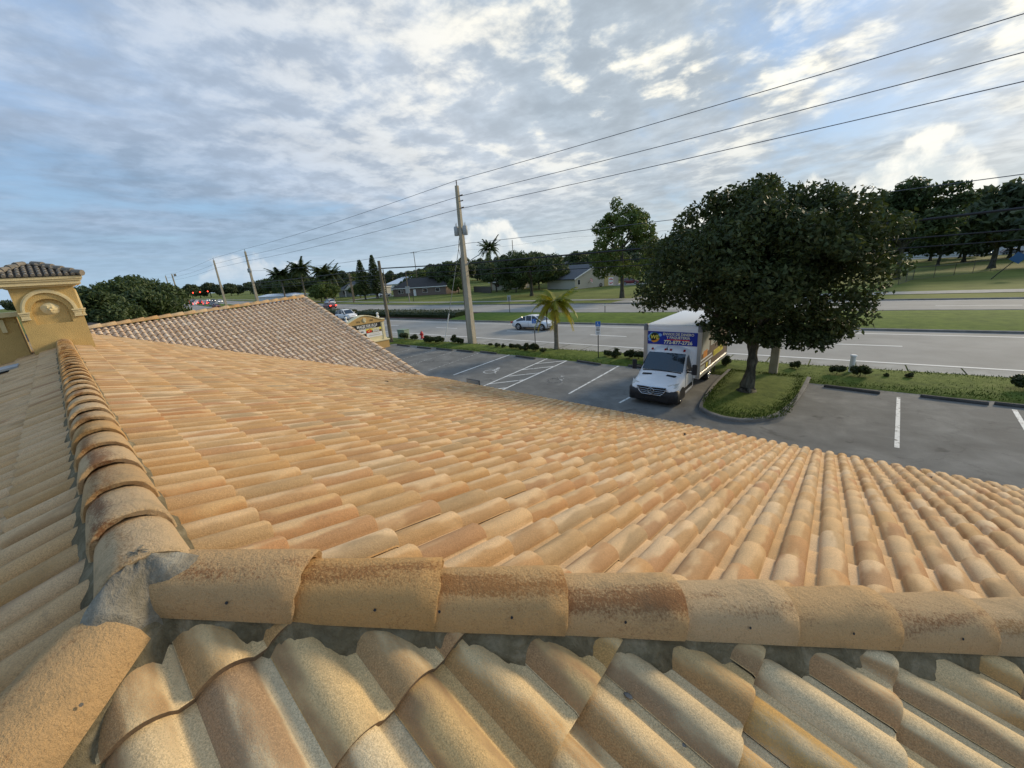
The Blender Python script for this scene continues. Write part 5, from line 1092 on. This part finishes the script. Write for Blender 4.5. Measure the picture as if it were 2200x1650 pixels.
def car(kind,loc,rz,paint,label,group=None,lit=None,detail=True,cat='car'):
    "nose towards local +X; parts: body, cabin glass, roof, wheels, lamps, mirrors"
    S=CAR[kind]; o=empty('car',loc,rz); m=MB(); rings=[]
    for x,z,hw in S['belt']:
        zb=.22 if abs(x)<2.2 else .34
        rings.append([(x,-hw*.86,zb),(x,-hw,zb+.14),(x,-hw,z*.62),(x,-hw*.97,z*.82),(x,-hw*.86,z*.97),(x,-hw*.5,z*1.015),(x,hw*.5,z*1.015),(x,hw*.86,z*.97),(x,hw*.97,z*.82),(x,hw,z*.62),(x,hw,zb+.14),(x,hw*.86,zb)])
    m.loft(rings,True,True); m.build('body',paint,o)
    R_=S['roof']; m=MB(); rings=[]
    for x,z,hw,zb in R_: rings.append([(x,-hw-.20,zb-.06),(x,-hw,z-.02),(x,-hw*.6,z),(x,hw*.6,z),(x,hw,z-.02),(x,hw+.20,zb-.06)])
    m.loft(rings,True,False,close=False); m.build('window_glass','glass_dark',o)
    m=MB(); rings=[]                                   # roof skin and pillars
    for x,z,hw,zb in R_[1:-1]: rings.append([(x,-hw-.035,z-.045),(x,-hw*.75,z+.006),(x,0,z+.022),(x,hw*.75,z+.006),(x,hw+.035,z-.045)])
    m.loft(rings,False,True,close=False)
    for s in(-1,1):
        for (a,b) in((0,1),(4,5)):
            pa,pb=R_[a],R_[b]; m.tube([(pa[0],s*(pa[2]+.04),pa[1]),(pb[0],s*(pb[2]+.04),pb[1])],.05,5)
        for i in(2,3):
            q=R_[i]; xx=q[0]+(.1 if i==3 else .0)-.1; m.tube([(xx,s*(q[2]+.205),q[3]-.05),(xx-.05,s*(q[2]+.015),q[1]-.03)],.045,5)
    m.build('roof',paint,o)
    L=S['L']/2
    for s,nm in((1,'headlight'),(-1,'headlight')):
        m=MB(); x=L-.30; m.box((x,s*S['W']*.36,.66 if kind=='sedan' else .80),(.34,.34,.13),Matrix.Rotation(-s*.5,4,'Z')); m.build(nm,'head_lit' if lit=='head' else 'lamp_glass',o)
        m=MB(); m.box((-L+.12,s*S['W']*.37,.78 if kind=='sedan' else .92),(.22,.36,.17),Matrix.Rotation(s*.4,4,'Z')); m.build('tail_light','tail_lit' if lit=='tail' else 'tail_red',o)
    m=MB(); m.box((L-.07,0,.40),(.14,1.15,.10)); m.box((L-.10,0,.60 if kind=='sedan' else .70),(.10,.62,.10)); m.build('grille','black_plastic',o)
    for x in S['wb']:
        for s in(-1,1):
            m=MB(); n=14; yy=s*(S['W']/2-.01); rr=S['wr']*1.17; m.poly([(x+rr*math.cos(a),yy+s*.008,S['wr']+rr*math.sin(a)) for a in np.linspace(-.35,pi+.35,n)][::-s]); m.build('wheel_arch','black_plastic',o)
            wheel(o,(x,s*(S['W']/2-.085),S['wr']),S['wr'],.22,s)
    if detail:
        for s in(-1,1): m=MB(); m.box((.82,s*(S['W']/2+.10),1.0 if kind=='sedan' else 1.1),(.14,.22,.13)); m.build('mirror',paint,o)
        for s in(-1,1):
            for xx in(-.15,.95): m=MB(); m.box((xx,s*(S['W']/2+.003),.62),(.012,.008,.55)); m.build('door_seam','black_plastic',o)
            for xx in(-.55,.35): m=MB(); m.box((xx,s*(S['W']/2+.012),.80),(.18,.02,.03)); m.build('door_handle',paint,o)
            m=MB(); m.box((0,s*S['W']/2*1.0,.30),(2.3,.02,.08)); m.build('sill','black_plastic',o)
    tag(o,label,cat,group); return o
rd=math.atan2(.055,1)
car('sedan',(-24.1,31.5,0),rd+.02,'silver_paint','silver sedan driving right in the near carriageway')
car('suv',(-63.0,31.2,0),rd-.05,'white_paint','white crossover with black grille driving towards the sign',None,None,True)
car('sedan',(-97.5,44.5,0),pi-.05,'car_red','dark red car with lit tail lights in the far carriageway',None,'tail')
car('suv',(-114.5,52.5,0),pi-.1,'silver_paint','silver car turning at the far kerb behind the dark red car')
car('suv',(-45.8,103.8,0),.4,'car_red','dark red car parked beside the beige garage house')
car('sedan',(-128,79,0),1.2,'white_paint','white car parked on the driveway behind the conical pines')
car('sedan',(-187,41.5,0),.1,'car_red','dark red car nearest in the distant traffic'); car('suv',(-214,46.5,0),.1,'car_grey','grey car left of the dark red car in the distant traffic'); car('sedan',(-150,44,0),pi,'car_red','small red car between the tall poles in the distance',None,'tail')
g=random.Random(4)
for k in range(16):
    x=-236-k*9.5-g.uniform(0,4); lane=(0,3.6,-3.6)[k%3]; y=46.0+(-(x)-220)*.135+lane*.8
    car(('sedan','suv')[k%2],(x,y,0),pi-.13,('car_grey','car_dark','white_paint','car_red')[k%4],'car with glowing red tail lights in the queue at the signals','cars queuing at the signals','tail',False)
for k in range(3): car('suv',(-262-k*34,60.5+k*4.6,0),-.13,('white_paint','car_dark','silver_paint')[k],('white','dark','silver')[k]+' oncoming car right of the queue at the signals','oncoming distant cars','head',False)
# traffic signals over the far junction
for k,(x,y,z) in enumerate(((-400,76,6.0),(-397,80,6.1),(-394,84.5,6.2))):
    o=empty('traffic_signal',(x,y,0)); m=MB(); m.box((0,0,z),(.5,.7,1.5)); m.tube([(0,0,z+.7),(0,0,8.2)],.06,5); m.build('housing','black_plastic',o); m=MB(); m.disc((.3,0,z+.4),(1,0,0),.42,14); m.build('red_lamp','tail_lit',o); tag(o,('left','middle','right')[k]+' red traffic signal above the distant queue','traffic signal','traffic signals')

# ---- the box truck
tk=empty('box_truck',(-5.81,15.55,0)); tag(tk,'white cargo van with box body and blue banner parked nose towards the building','truck')
# local frame: x to the right in the photo (vehicle's left side), y rearwards, z up
cab=[ # (y, half width, z bottom, z shoulder, z top)
 (0.00,.74,.34,.70,.80),(.06,.90,.30,.74,.86),(.20,.985,.28,.80,.955),(.50,1.01,.26,.92,1.07),(.80,1.01,.26,1.02,1.16),(1.02,1.01,.26,1.10,1.22)]
m=MB(); rings=[]
for y,hw,zb,zs,zt in cab: rings.append([(-hw*.95,y,zb),(-hw,y,zb+.12),(-hw,y,zs-.1),(-hw*.965,y,zs),(-hw*.80,y,zt-.015),(-hw*.4,y,zt+.02),(0,y,zt+.032),(hw*.4,y,zt+.02),(hw*.80,y,zt-.015),(hw*.965,y,zs),(hw,y,zs-.1),(hw,y,zb+.12),(hw*.95,y,zb)])
# cabin from windscreen base back to the box
for y,hw,zs,zt,hr in ((1.06,1.01,1.12,1.27,.90),(1.42,1.0,1.20,1.70,.84),(1.72,.99,1.25,2.00,.80),(1.86,.985,1.28,2.08,.78),(2.02,.98,1.3,2.13,.77),(2.36,.98,1.3,2.17,.77)):
    rings.append([(-hw*.96,y,.26),(-hw,y,.38),(-hw,y,zs-.1),(-hw*.99,y,zs),(-hr*1.02,y,zt-.10),(-hr*.6,y,zt),(0,y,zt+.02),(hr*.6,y,zt),(hr*1.02,y,zt-.10),(hw*.99,y,zs),(hw,y,zs-.1),(hw,y,.38),(hw*.96,y,.26)])
m.loft(rings,True,True); body=m.build('cab','truck_white',tk)
m=MB()                                                        # windscreen
rows=[(1.075,.885,1.275),(1.25,.865,1.50),(1.45,.84,1.735),(1.66,.80,1.945)]
m.loft([[(hw*t,y-.022-.0*abs(t)+.05*t*t,z+.012+.02*(1-t*t)) for t in np.linspace(-1,1,9)] for y,hw,z in rows],False,True,close=False); ws=m.build('windscreen','glass_dark',body)
m=MB(); m.quad((.30,1.50,1.825),(.42,1.50,1.82),(.42,1.58,1.90),(.30,1.58,1.905)); m.build('permit_sticker','white_print',ws)
m=MB(); m.tube([(-.84,1.055,1.26),(0,1.03,1.30),(.84,1.055,1.26)],.022,5); m.build('wiper_cowl','black_plastic',body)
for s in(-1,1):                                               # side windows
    m=MB(); x0=s*1.006; m.poly([(s*1.012,1.22,1.20),(s*1.012,1.98,1.24),(s*.86,1.93,1.90),(s*.875,1.66,1.82),(s*.95,1.36,1.48)][::s]); m.build('side_window','glass_dark',body)
    m=MB(); m.box((s*1.005,1.5,.56),(.03,1.15,.16)); m.build('side_moulding','black_plastic',body)
    for q in (2.12,1.13): m=MB(); m.tube([(s*1.012,q,.38),(s*1.012,q,1.22)],.008,4); m.build('door_seam','black_plastic',body)
    m=MB(); m.box((s*1.015,1.98,1.08),(.03,.2,.05)); m.build('door_handle','black_plastic',body)
    m=MB(); m.tube([(s*1.0,1.35,1.24),(s*1.26,1.26,1.26)],.03,6); m.tube([(s*1.0,1.35,1.36),(s*1.26,1.26,1.38)],.03,6); m.bevbox((s*1.31,1.24,1.42),(.20,.13,.44),.04); m.build('wing_mirror','black_plastic',body)
    m=MB(); m.poly([(s*.45,.135,.845),(s*.62,.10,.80),(s*.93,.20,.815),(s*.97,.42,.985),(s*.90,.33,.975),(s*.66,.18,.93)][::s]); m.v=[(x*1.012,y-.03,z+.02) for x,y,z in m.v]; m.build('headlight','lamp_glass',body)
    m=MB(); m.box((s*.52,.76,1.172),(.40,.13,.02),Matrix.Rotation(.20,4,'X')@Matrix.Rotation(-s*.12,4,'Z')); m.build('bonnet_vent','black_plastic',body)
m=MB(); rings=[]
for y,hw,zb,zt in ((-.09,.70,.26,.50),(-.06,.92,.22,.60),(.04,1.015,.20,.70),(.22,1.035,.20,.74),(.40,1.035,.22,.62)): rings.append([(-hw,y,zb),(-hw,y,zt),(-hw*.5,y-.02,zt+.02),(hw*.5,y-.02,zt+.02),(hw,y,zt),(hw,y,zb)])
m.loft(rings,True,True); m.build('bumper','black_plastic',body)
m=MB(); gpol=[(-.62,.86),(.62,.86),(.55,.66),(.40,.52),(-.40,.52),(-.55,.66)]; m.poly([(x,-.105+abs(x)*.06,z) for x,z in gpol][::-1]); gr=m.build('grille','black_plastic',body)
m=MB(); m.tube([(x,-.125+abs(x)*.06,z) for x,z in gpol+[gpol[0]]],.022,6)
for z,w in((.77,.58),(.68,.54),(.60,.46)): m.tube([(-w,-.12+w*.06,z),(0,-.135,z),(w,-.12+w*.06,z)],.013,5)
m.build('grille_bar','chrome',gr)
m=MB(); m.tube([(.125*math.cos(a),-.15,.70+.125*math.sin(a)) for a in np.linspace(0,2*pi,21)],.014,6)
for k in range(3): a=pi/2+2*pi*k/3; m.poly([(.03*math.cos(a+pi/3),-.155,.70+.03*math.sin(a+pi/3)),(.118*math.cos(a),-.152,.70+.118*math.sin(a)),(.03*math.cos(a-pi/3),-.155,.70+.03*math.sin(a-pi/3))])
m.build('star_emblem','chrome',gr)
for k,x in enumerate((-.70,-.12,.12,.70)): m=MB(); m.box((x,1.80,2.075),(.085,.10,.045),Matrix.Rotation(.5,4,'X')); m.build('marker_lamp','tail_red',body)
m=MB(); m.tube([(-.03,1.80,2.07),(-.03,1.72,2.18)],.022,6); m.tube([(-.03,1.75,2.15),(.03,2.0,2.55)],.006,4); m.build('aerial','black_plastic',body)
m=MB(); m.box((0,-.13,.40),(.5,.02,.12)); m.build('number_plate','black_plastic',body)
# box body
bx0,bx1,by0,by1,bz0,bz1=-1.22,1.18,2.28,7.55,.74,3.08
m=MB(); m.box(((bx0+bx1)/2,(by0+by1)/2,(bz0+bz1)/2),(bx1-bx0,by1-by0,bz1-bz0)); box=m.build('box_body','truck_white',tk)
m=MB(); ang=[(by0-.012+.17*(1-math.cos(t)) ,bz1-.17+.19*math.sin(t)) for t in np.linspace(0,pi/2,7)]; m.loft([[(x,y,z) for y,z in ang]+[(x,by1,bz1+.02)] for x in(bx0+.02,bx1-.02)],False,True,close=False); m.build('roof_cap','truck_white',box)
for x in(bx0,bx1): m=MB(); m.box((x,by0-.0,(bz0+bz1)/2-.1),(.16,.09,bz1-bz0-.2)); m.build('corner_post','aluminium',box); m=MB(); m.bevbox((x,by0+.04,bz1-.09),(.20,.24,.30),.05); m.build('corner_cap','corner_grey',box)
m=MB(); m.box((bx1+.008,(by0+by1)/2,bz0+.05),(.05,by1-by0,.16)); m.box((bx1+.008,(by0+by1)/2,bz1-.02),(.05,by1-by0,.08)); m.box((bx0-.008,(by0+by1)/2,bz0+.05),(.05,by1-by0,.16)); m.build('side_rail','aluminium',box)
m=MB(); m.box((0,by1+.02,(bz0+bz1)/2),(bx1-bx0,.05,bz1-bz0)); m.build('rear_frame','aluminium',box)
fy=by0-.05
m=MB(); m.box(((bx0+bx1)/2,by0-.022,2.50),(bx1-bx0-.20,.02,.60)); ban=m.build('banner','blue_print',box)
FM=lambda x,z,y=by0-.036: frame((x,y,z),(1,0,0),(0,0,1))
m=MB(); c=V(-.80,by0-.037,2.51)
m.disc(c,(0,-1,0),.235,24); lg=m.build('logo_disc','green_print',ban)
m=MB(); m.disc(c+V(-.0,-.003,.015),(0,-1,0),.205,24); m.build('logo_ring','black_print',ban)
m=MB(); m.poly([c+V(x,-.007,z) for x,z in((-.16,-.16),(.02,-.13),(.22,-.02),(.235,-.06),(.12,-.19),(-.05,-.235))]); m.build('logo_swoosh','orange_print',ban)
text('logo_lettering','WE',.25,'yellow_print',ban,FM(-.80,2.53,by0-.046),.006,1,shear=.12)
m=MB(); [m.disc((x,by0-.0345-.0012*i,z),(0,-1,0),r,14,r*.8) for i,(x,z,r) in enumerate(((-1.0,2.55,.13),(-.92,2.66,.10),(-.55,2.64,.09),(-1.02,2.4,.08)))]; m.build('banner_sky','sky_print',ban)
text('banner_lettering','ENVIOS DE DINERO',.165,'cream_print',ban,FM(.26,2.69),.003,.92); text('banner_lettering','Y PAQUETERIA',.165,'cream_print',ban,FM(.26,2.54),.003,.92)
m=MB(); m.box((.26,by0-.036,2.44),(1.0,.006,.05)); m.build('banner_underline','red_print',ban)
text('banner_phone','772-877-2726',.225,'cream_print',ban,FM(.26,2.32),.006,.98)
# printed side of the box
SX=bx1+.034
def sidep(name,y0,y1,z0,z1,mat,dx=0.0): m=MB(); m.quad((SX+dx-.03,y0,z0),(SX+dx-.03,y1,z0),(SX+dx-.03,y1,z1),(SX+dx-.03,y0,z1)); return m.build(name,mat,box)
sp_=sidep('side_print',2.5,7.5,.92,3.0,'brown_print',.0)
for k,(y0,y1,z0,z1,mt) in enumerate(((2.7,3.9,1.75,2.75,'pale_print'),(2.95,3.6,1.5,1.85,'orange_print'),(4.1,5.2,1.9,2.8,'pale_print'),(2.55,4.4,1.44,1.52,'white_print'),(2.55,4.6,1.28,1.36,'white_print'),(4.7,6.6,1.25,1.55,'yellow_print'),(2.6,3.3,.98,1.2,'pale_print'),(3.5,3.75,.98,1.2,'yellow_print'),(3.95,4.3,.98,1.2,'white_print'))): sidep('side_lettering',y0,y1,z0,z1,mt,.003+.001*k)
text('side_phone','772-877-2726',.36,'yellow_print',box,frame((SX-.012,5.6,1.40),(0,1,0),(0,0,1)),.006,.9)
m=MB(); m.box((-.02,4.6,.60),(.85,5.6,.18)); m.box((-.02,7.5,.5),(2.0,.1,.14)); m.build('chassis','black_plastic',tk)
for x,s in((-.86,-1),(.86,1)):
    for y,nm in((.72,'f'),(4.85,'r')):
        m=MB(); n=20; r=.335; w=.23 if nm=='f' else .42; xc=x if nm=='f' else x-s*.05
        m.loft([[(xc+px,y+pr*math.cos(2*pi*k/n),.335+pr*math.sin(2*pi*k/n)) for k in range(n)] for pr,px in((r*.6,-w/2),(r*.94,-w/2),(r,-w*.35),(r,w*.35),(r*.94,w/2),(r*.6,w/2))],True,True); wl=m.build('wheel','rubber',tk)
        m=MB(); xo=xc+s*(w/2+.004); m.disc((xo,y,.335),(s,0,0),r*.62,18); m.mat(1)
        for k in range(8): a=2*pi*k/8; m.tube([(xo,y+.07*math.cos(a),.335+.07*math.sin(a)),(xo,y+.18*math.cos(a),.335+.18*math.sin(a))],.022,5)
        m.tube([(xo,y+.2*math.cos(a),.335+.2*math.sin(a)) for a in np.linspace(0,2*pi,17)],.016,5); m.build('rim',['black_plastic','chrome'],wl)
    m=MB(); rr=.42; m.poly([(s*1.018,.72+rr*math.cos(a),.335+rr*math.sin(a)) for a in np.linspace(-.3,pi+.3,16)][::-s]); m.build('wheel_arch','black_plastic',body)
m=MB(); m.box((.95,6.2,.35),(.05,.06,.7)); m.box((.9,5.55,.42),(.04,.5,.5)); m.build('mud_flap','black_plastic',tk)

# ---------------------------------------------------------------- signs and street furniture
sg=empty('monument_sign',(-31.95,17.2,0),R(90)); sg.scale=(.62,.62,.80); tag(sg,'ochre and cream monument sign with shop panels seen past the far roof','sign')
# panel faces local -Y; width along local X
m=MB(); m.box((0,0,.42),(6.6,1.0,.84)); m.mat(1).box((0,0,.90),(6.9,1.2,.12)); m.build('plinth',['sign_ochre','sign_cream'],sg)
m=MB(); m.box((0,0,1.95),(5.6,.5,2.0)); m.build('core','sign_cream',sg)
for x in(-2.85,2.85): m=MB(); m.box((x,0,1.95),(.38,.62,2.0)); m.box((x,0,1.05),(.5,.74,.16)); m.build('pilaster','sign_cream',sg)
m=MB(); top=[(-3.15,2.98),(-3.15,3.2)]+[(-2.7+5.4*i/16,3.2+.62*math.sin(pi*i/16)**1.3) for i in range(17)]+[(3.15,3.2),(3.15,2.98)]; m.loft([[(x,-.42,z) for x,z in top],[(x,.42,z) for x,z in top]],True); m.build('pediment','sign_ochre',sg)
m=MB(); cap=[(x,z+.01) for x,z in top[1:-1]]; m.loft([[(x,-.5,z),(x,-.5,z+.09),(x,.5,z+.09),(x,.5,z)] for x,z in cap],True); m.build('pediment_cap','sign_cream',sg)
for x in(-2.4,2.4): m=MB(); m.tube([(x,0,3.22),(x,0,3.36)],[.2,.16],10); m.ball((x,0,3.5),.2,10,7); m.ball((x,0,3.85),.17,10,7); m.tube([(x,0,3.6),(x,0,3.75)],.07,8); m.build('finial','white_matte',sg)
m=MB(); m.ball((0,-.42,3.36),.27,12,8,(1,.35,1)); [m.ball((.2*math.cos(a),-.47,3.36+.2*math.sin(a)),.07,6,4) for a in np.linspace(0,pi,6)]; m.build('medallion','sign_cream',sg)
SF=lambda x,z,y=-.29: frame((x,y,z),(1,0,0),(0,0,1))
text('street_number','1616',.30,'black_print',sg,SF(-1.0,3.27,-.425),.006); text('street_number','1654',.30,'black_print',sg,SF(1.0,3.27,-.425),.006)
def panel(x0,x1,z0,z1,mat,dy=0.0): m=MB(); m.box(((x0+x1)/2,-.262-dy,(z0+z1)/2),(x1-x0,.03,z1-z0)); return m.build('shop_panel',mat,sg)
pn=panel(-2.5,2.5,2.42,2.90,'black_print'); text('shop_lettering','BRACES FOR US 2.0',.37,'white_print',sg,SF(.35,2.71),.012,.98); text('shop_small_print','COMPLETE ORTHODONTIC CARE',.13,'white_print',sg,SF(.35,2.49),.004,1.3)
m=MB(); m.poly([(-2.3,-.29,2.72),(-2.15,-.29,2.80),(-2.0,-.29,2.74),(-1.85,-.29,2.80),(-1.72,-.29,2.70),(-2.0,-.29,2.47)]); m.tube([(-1.66,-.29,2.78),(-1.6,-.29,2.6),(-1.64,-.29,2.48)],.03,5); m.build('shop_emblem','white_print',sg)
panel(-2.5,.02,1.94,2.38,'white_print'); text('shop_lettering','STUDIO',.22,'black_print',sg,SF(-.72,2.13),.006); m=MB(); m.poly([(-1.55,-.29,2.02),(-1.42,-.29,2.30),(-1.30,-.29,2.02)]); m.build('shop_emblem','black_print',sg)
panel(.06,2.5,2.16,2.38,'yellow_print'); panel(.06,2.5,1.94,2.16,'brown_print'); text('shop_lettering','CARGO',.24,'white_print',sg,SF(1.62,2.27),.010,1.25); text('shop_lettering','ENVIOS',.24,'white_print',sg,SF(1.62,2.05),.012,1.2)
m=MB(); m.poly([(.10,-.29,1.96),(.85,-.29,1.96),(.95,-.29,2.20),(.7,-.29,2.34),(.12,-.29,2.2)]); m.build('shop_emblem','red_print',sg); m=MB(); m.poly([(.4,-.295,2.04),(.72,-.295,2.18),(.66,-.295,2.22),(.36,-.295,2.12)]); m.build('shop_emblem','yellow_print',sg)
panel(.06,2.5,1.42,1.90,'white_print'); panel(-2.5,.02,1.42,1.90,'black_print'); m=MB(); m.box((1.3,-.282,1.62),(1.8,.006,.10)); m.box((1.3,-.282,1.78),(1.5,.006,.05)); m.build('shop_small_print','pale_print',sg)
def acc_sign(loc,label,panels):
    o=empty('access_sign',loc,R(15)); m=MB(); m.tube([(0,0,-.05),(0,0,1.55)],.03,8); m.build('post','black_plastic',o)
    m=MB(); m.tube([(0,0,1.5),(0,0,2.3)],.024,8); m.build('upper_post','galv',o)
    m=MB(); m.box((0,-.04,2.24),(.31,.012,.32)); s=m.build('blue_plate','isa_blue',o)
    m=MB(); m.disc((-.02,-.05,2.34),(0,-1,0),.022,8); m.tube([(-.02,-.05,2.31),(-.01,-.05,2.22),(.06,-.05,2.215),(.085,-.05,2.14)],.012,4); m.tube([(-.005+.07*math.cos(a),-.05,2.18+.07*math.sin(a)) for a in np.linspace(1.8,5.6,9)],.010,4); m.build('access_symbol','white_print',s)
    m=MB(); m.box((0,-.04,1.93 if panels>1 else 1.98),(.31,.012,.28 if panels>1 else .18)); w=m.build('white_plate','white_print',o)
    if panels>1:
        m=MB(); m.box((0,-.04,1.66),(.31,.012,.24)); m.build('white_plate','white_print',o)
        m=MB(); [m.box((0,-.048,z),(ww,.004,hh)) for z,ww,hh in((2.0,.22,.03),(1.94,.14,.02),(1.88,.24,.035),(1.83,.20,.03),(1.72,.2,.02),(1.66,.16,.02),(1.60,.12,.02))]; m.build('sign_print','black_print',w)
    tag(o,label,'parking sign','access parking signs'); return o
acc_sign((-17.11,22.34,.08),'blue access parking sign on black post left of the small palm',1); acc_sign((-11.86,22.15,.08),'blue and white access parking sign on black post right of the small palm',2)
o=empty('fire_hydrant',(-32.0,23.2,.05)); m=MB(); m.tube([(0,0,0),(0,0,.08),(0,0,.1),(0,0,.46),(0,0,.5),(0,0,.52),(0,0,.62),(0,0,.70)],[.17,.17,.12,.12,.16,.15,.11,.03],12); m.build('barrel','hydrant_red',o)
for d_ in((1,0),(-1,0),(0,-1)): m=MB(); m.tube([V(*d_,0)*.1+V(0,0,.40),V(*d_,0)*.22+V(0,0,.40)],[.065,.075],10); m.build('outlet_cap','hydrant_red',o)
m=MB(); m.tube([(0,0,.68),(0,0,.76)],.03,6); m.build('bonnet_nut','hydrant_red',o); tag(o,'small red fire hydrant on the verge near the monument sign','hydrant')
o=empty('utility_box',(-34.4,22.7,.05),.15); m=MB(); m.bevbox((0,0,.42),(1.0,.75,.84),.04); m.build('cabinet','util_green',o); m=MB(); m.box((0,0,.86),(1.06,.82,.06)); m.build('lid','util_green',o); tag(o,'pale green utility cabinet on the verge beside the wooden pole','cabinet')
o=empty('marker_post',(.62,24.2,.05)); m=MB(); m.tube([(0,0,-.05),(0,0,.82)],.105,12); m.build('tube','white_matte',o); m=MB(); m.tube([(0,0,.82),(0,0,.88),(0,0,.90)],[.13,.13,.10],12); m.build('cap','white_matte',o); tag(o,'short white marker post behind the shrubs near the road edge','post')
o=empty('median_sign',(-36.1,41.6,.2),.2); m=MB(); m.tube([(0,0,0),(0,0,2.2)],.05,6); m.build('post','wood_fence',o); m=MB(); m.box((0,.05,2.05),(.55,.03,.75)); m.build('plate','galv',o); tag(o,'small road sign seen from behind in the grassy median','road sign')
o=empty('street_name_sign',(-29.4,63.2,0),.5); m=MB(); m.tube([(0,0,0),(0,0,4.3)],.06,8); m.build('post','black_plastic',o); m=MB(); m.box((0,0,4.1),(1.3,.05,.3)); m.build('name_blade','street_green',o); m=MB(); m.box((0,0,3.7),(.05,1.3,.3)); m.build('name_blade','street_green',o); m=MB(); m.tube([(0,0,4.3),(0,0,4.7)],.16,8); m.build('post_cap','white_matte',o); tag(o,'dark post with green street name blades at the side street','street sign')
o=empty('route_sign',(-84.5,60.2,0),.6); m=MB(); m.tube([(0,0,0),(0,0,3.2)],.07,6); m.build('post','black_plastic',o); m=MB(); m.box((-1.2,0,3.0),(1.1,.06,1.7)); m.build('plate','galv',o); m=MB(); m.tube([(-1.1,0,0),(-1.1,0,2.2)],.07,6); m.build('second_post','galv',o); tag(o,'grey back of a road sign in front of the brown ranch house','road sign')
o=empty('leaning_sign',(15.1,86.3,0)); m=MB(); m.tube([(0,0,0),(1.55,-.2,2.3)],.06,6); m.build('post','black_plastic',o); m=MB(); m.box((1.85,-.28,2.75),(1.15,.06,1.15),Matrix.Rotation(.6,4,'Y')); m.build('plate','sign_blue',o); tag(o,'blue roadside sign leaning steeply on a dark post by the field','road sign')
o=empty('delineator',(-22.4,43.6,.2)); m=MB(); m.tube([(0,0,0),(0,0,1.0)],.05,6); m.build('post','wood_fence',o); m=MB(); m.box((0,-.06,.9),(.12,.02,.2)); m.build('reflector','white_matte',o); tag(o,'thin stake standing in the median right of the small palm','stake')
# parked cars glimpsed beyond the field
for k,(x,y) in enumerate(((30,188),(36,190),(43,192),(52,195))): car(('sedan','suv')[k%2],(x,y,0),.2+.1*k,('white_paint','car_grey','car_dark','white_paint')[k],'parked car seen under the trees beyond the field','cars parked beyond the field',None,False)
m=MB(); m.quad((5,186,.01),(70,190,.01),(72,204,.01),(4,200,.01)); struct('far_car_park',m,'concrete')
m=MB(); m.quad((-57,99,.012),(-44,98.5,.012),(-30,112,.012),(-50,112,.012)); m.quad((-131,66,.012),(-126,66,.012),(-123,86,.012),(-129,86,.012)); struct('driveway',m,'concrete')
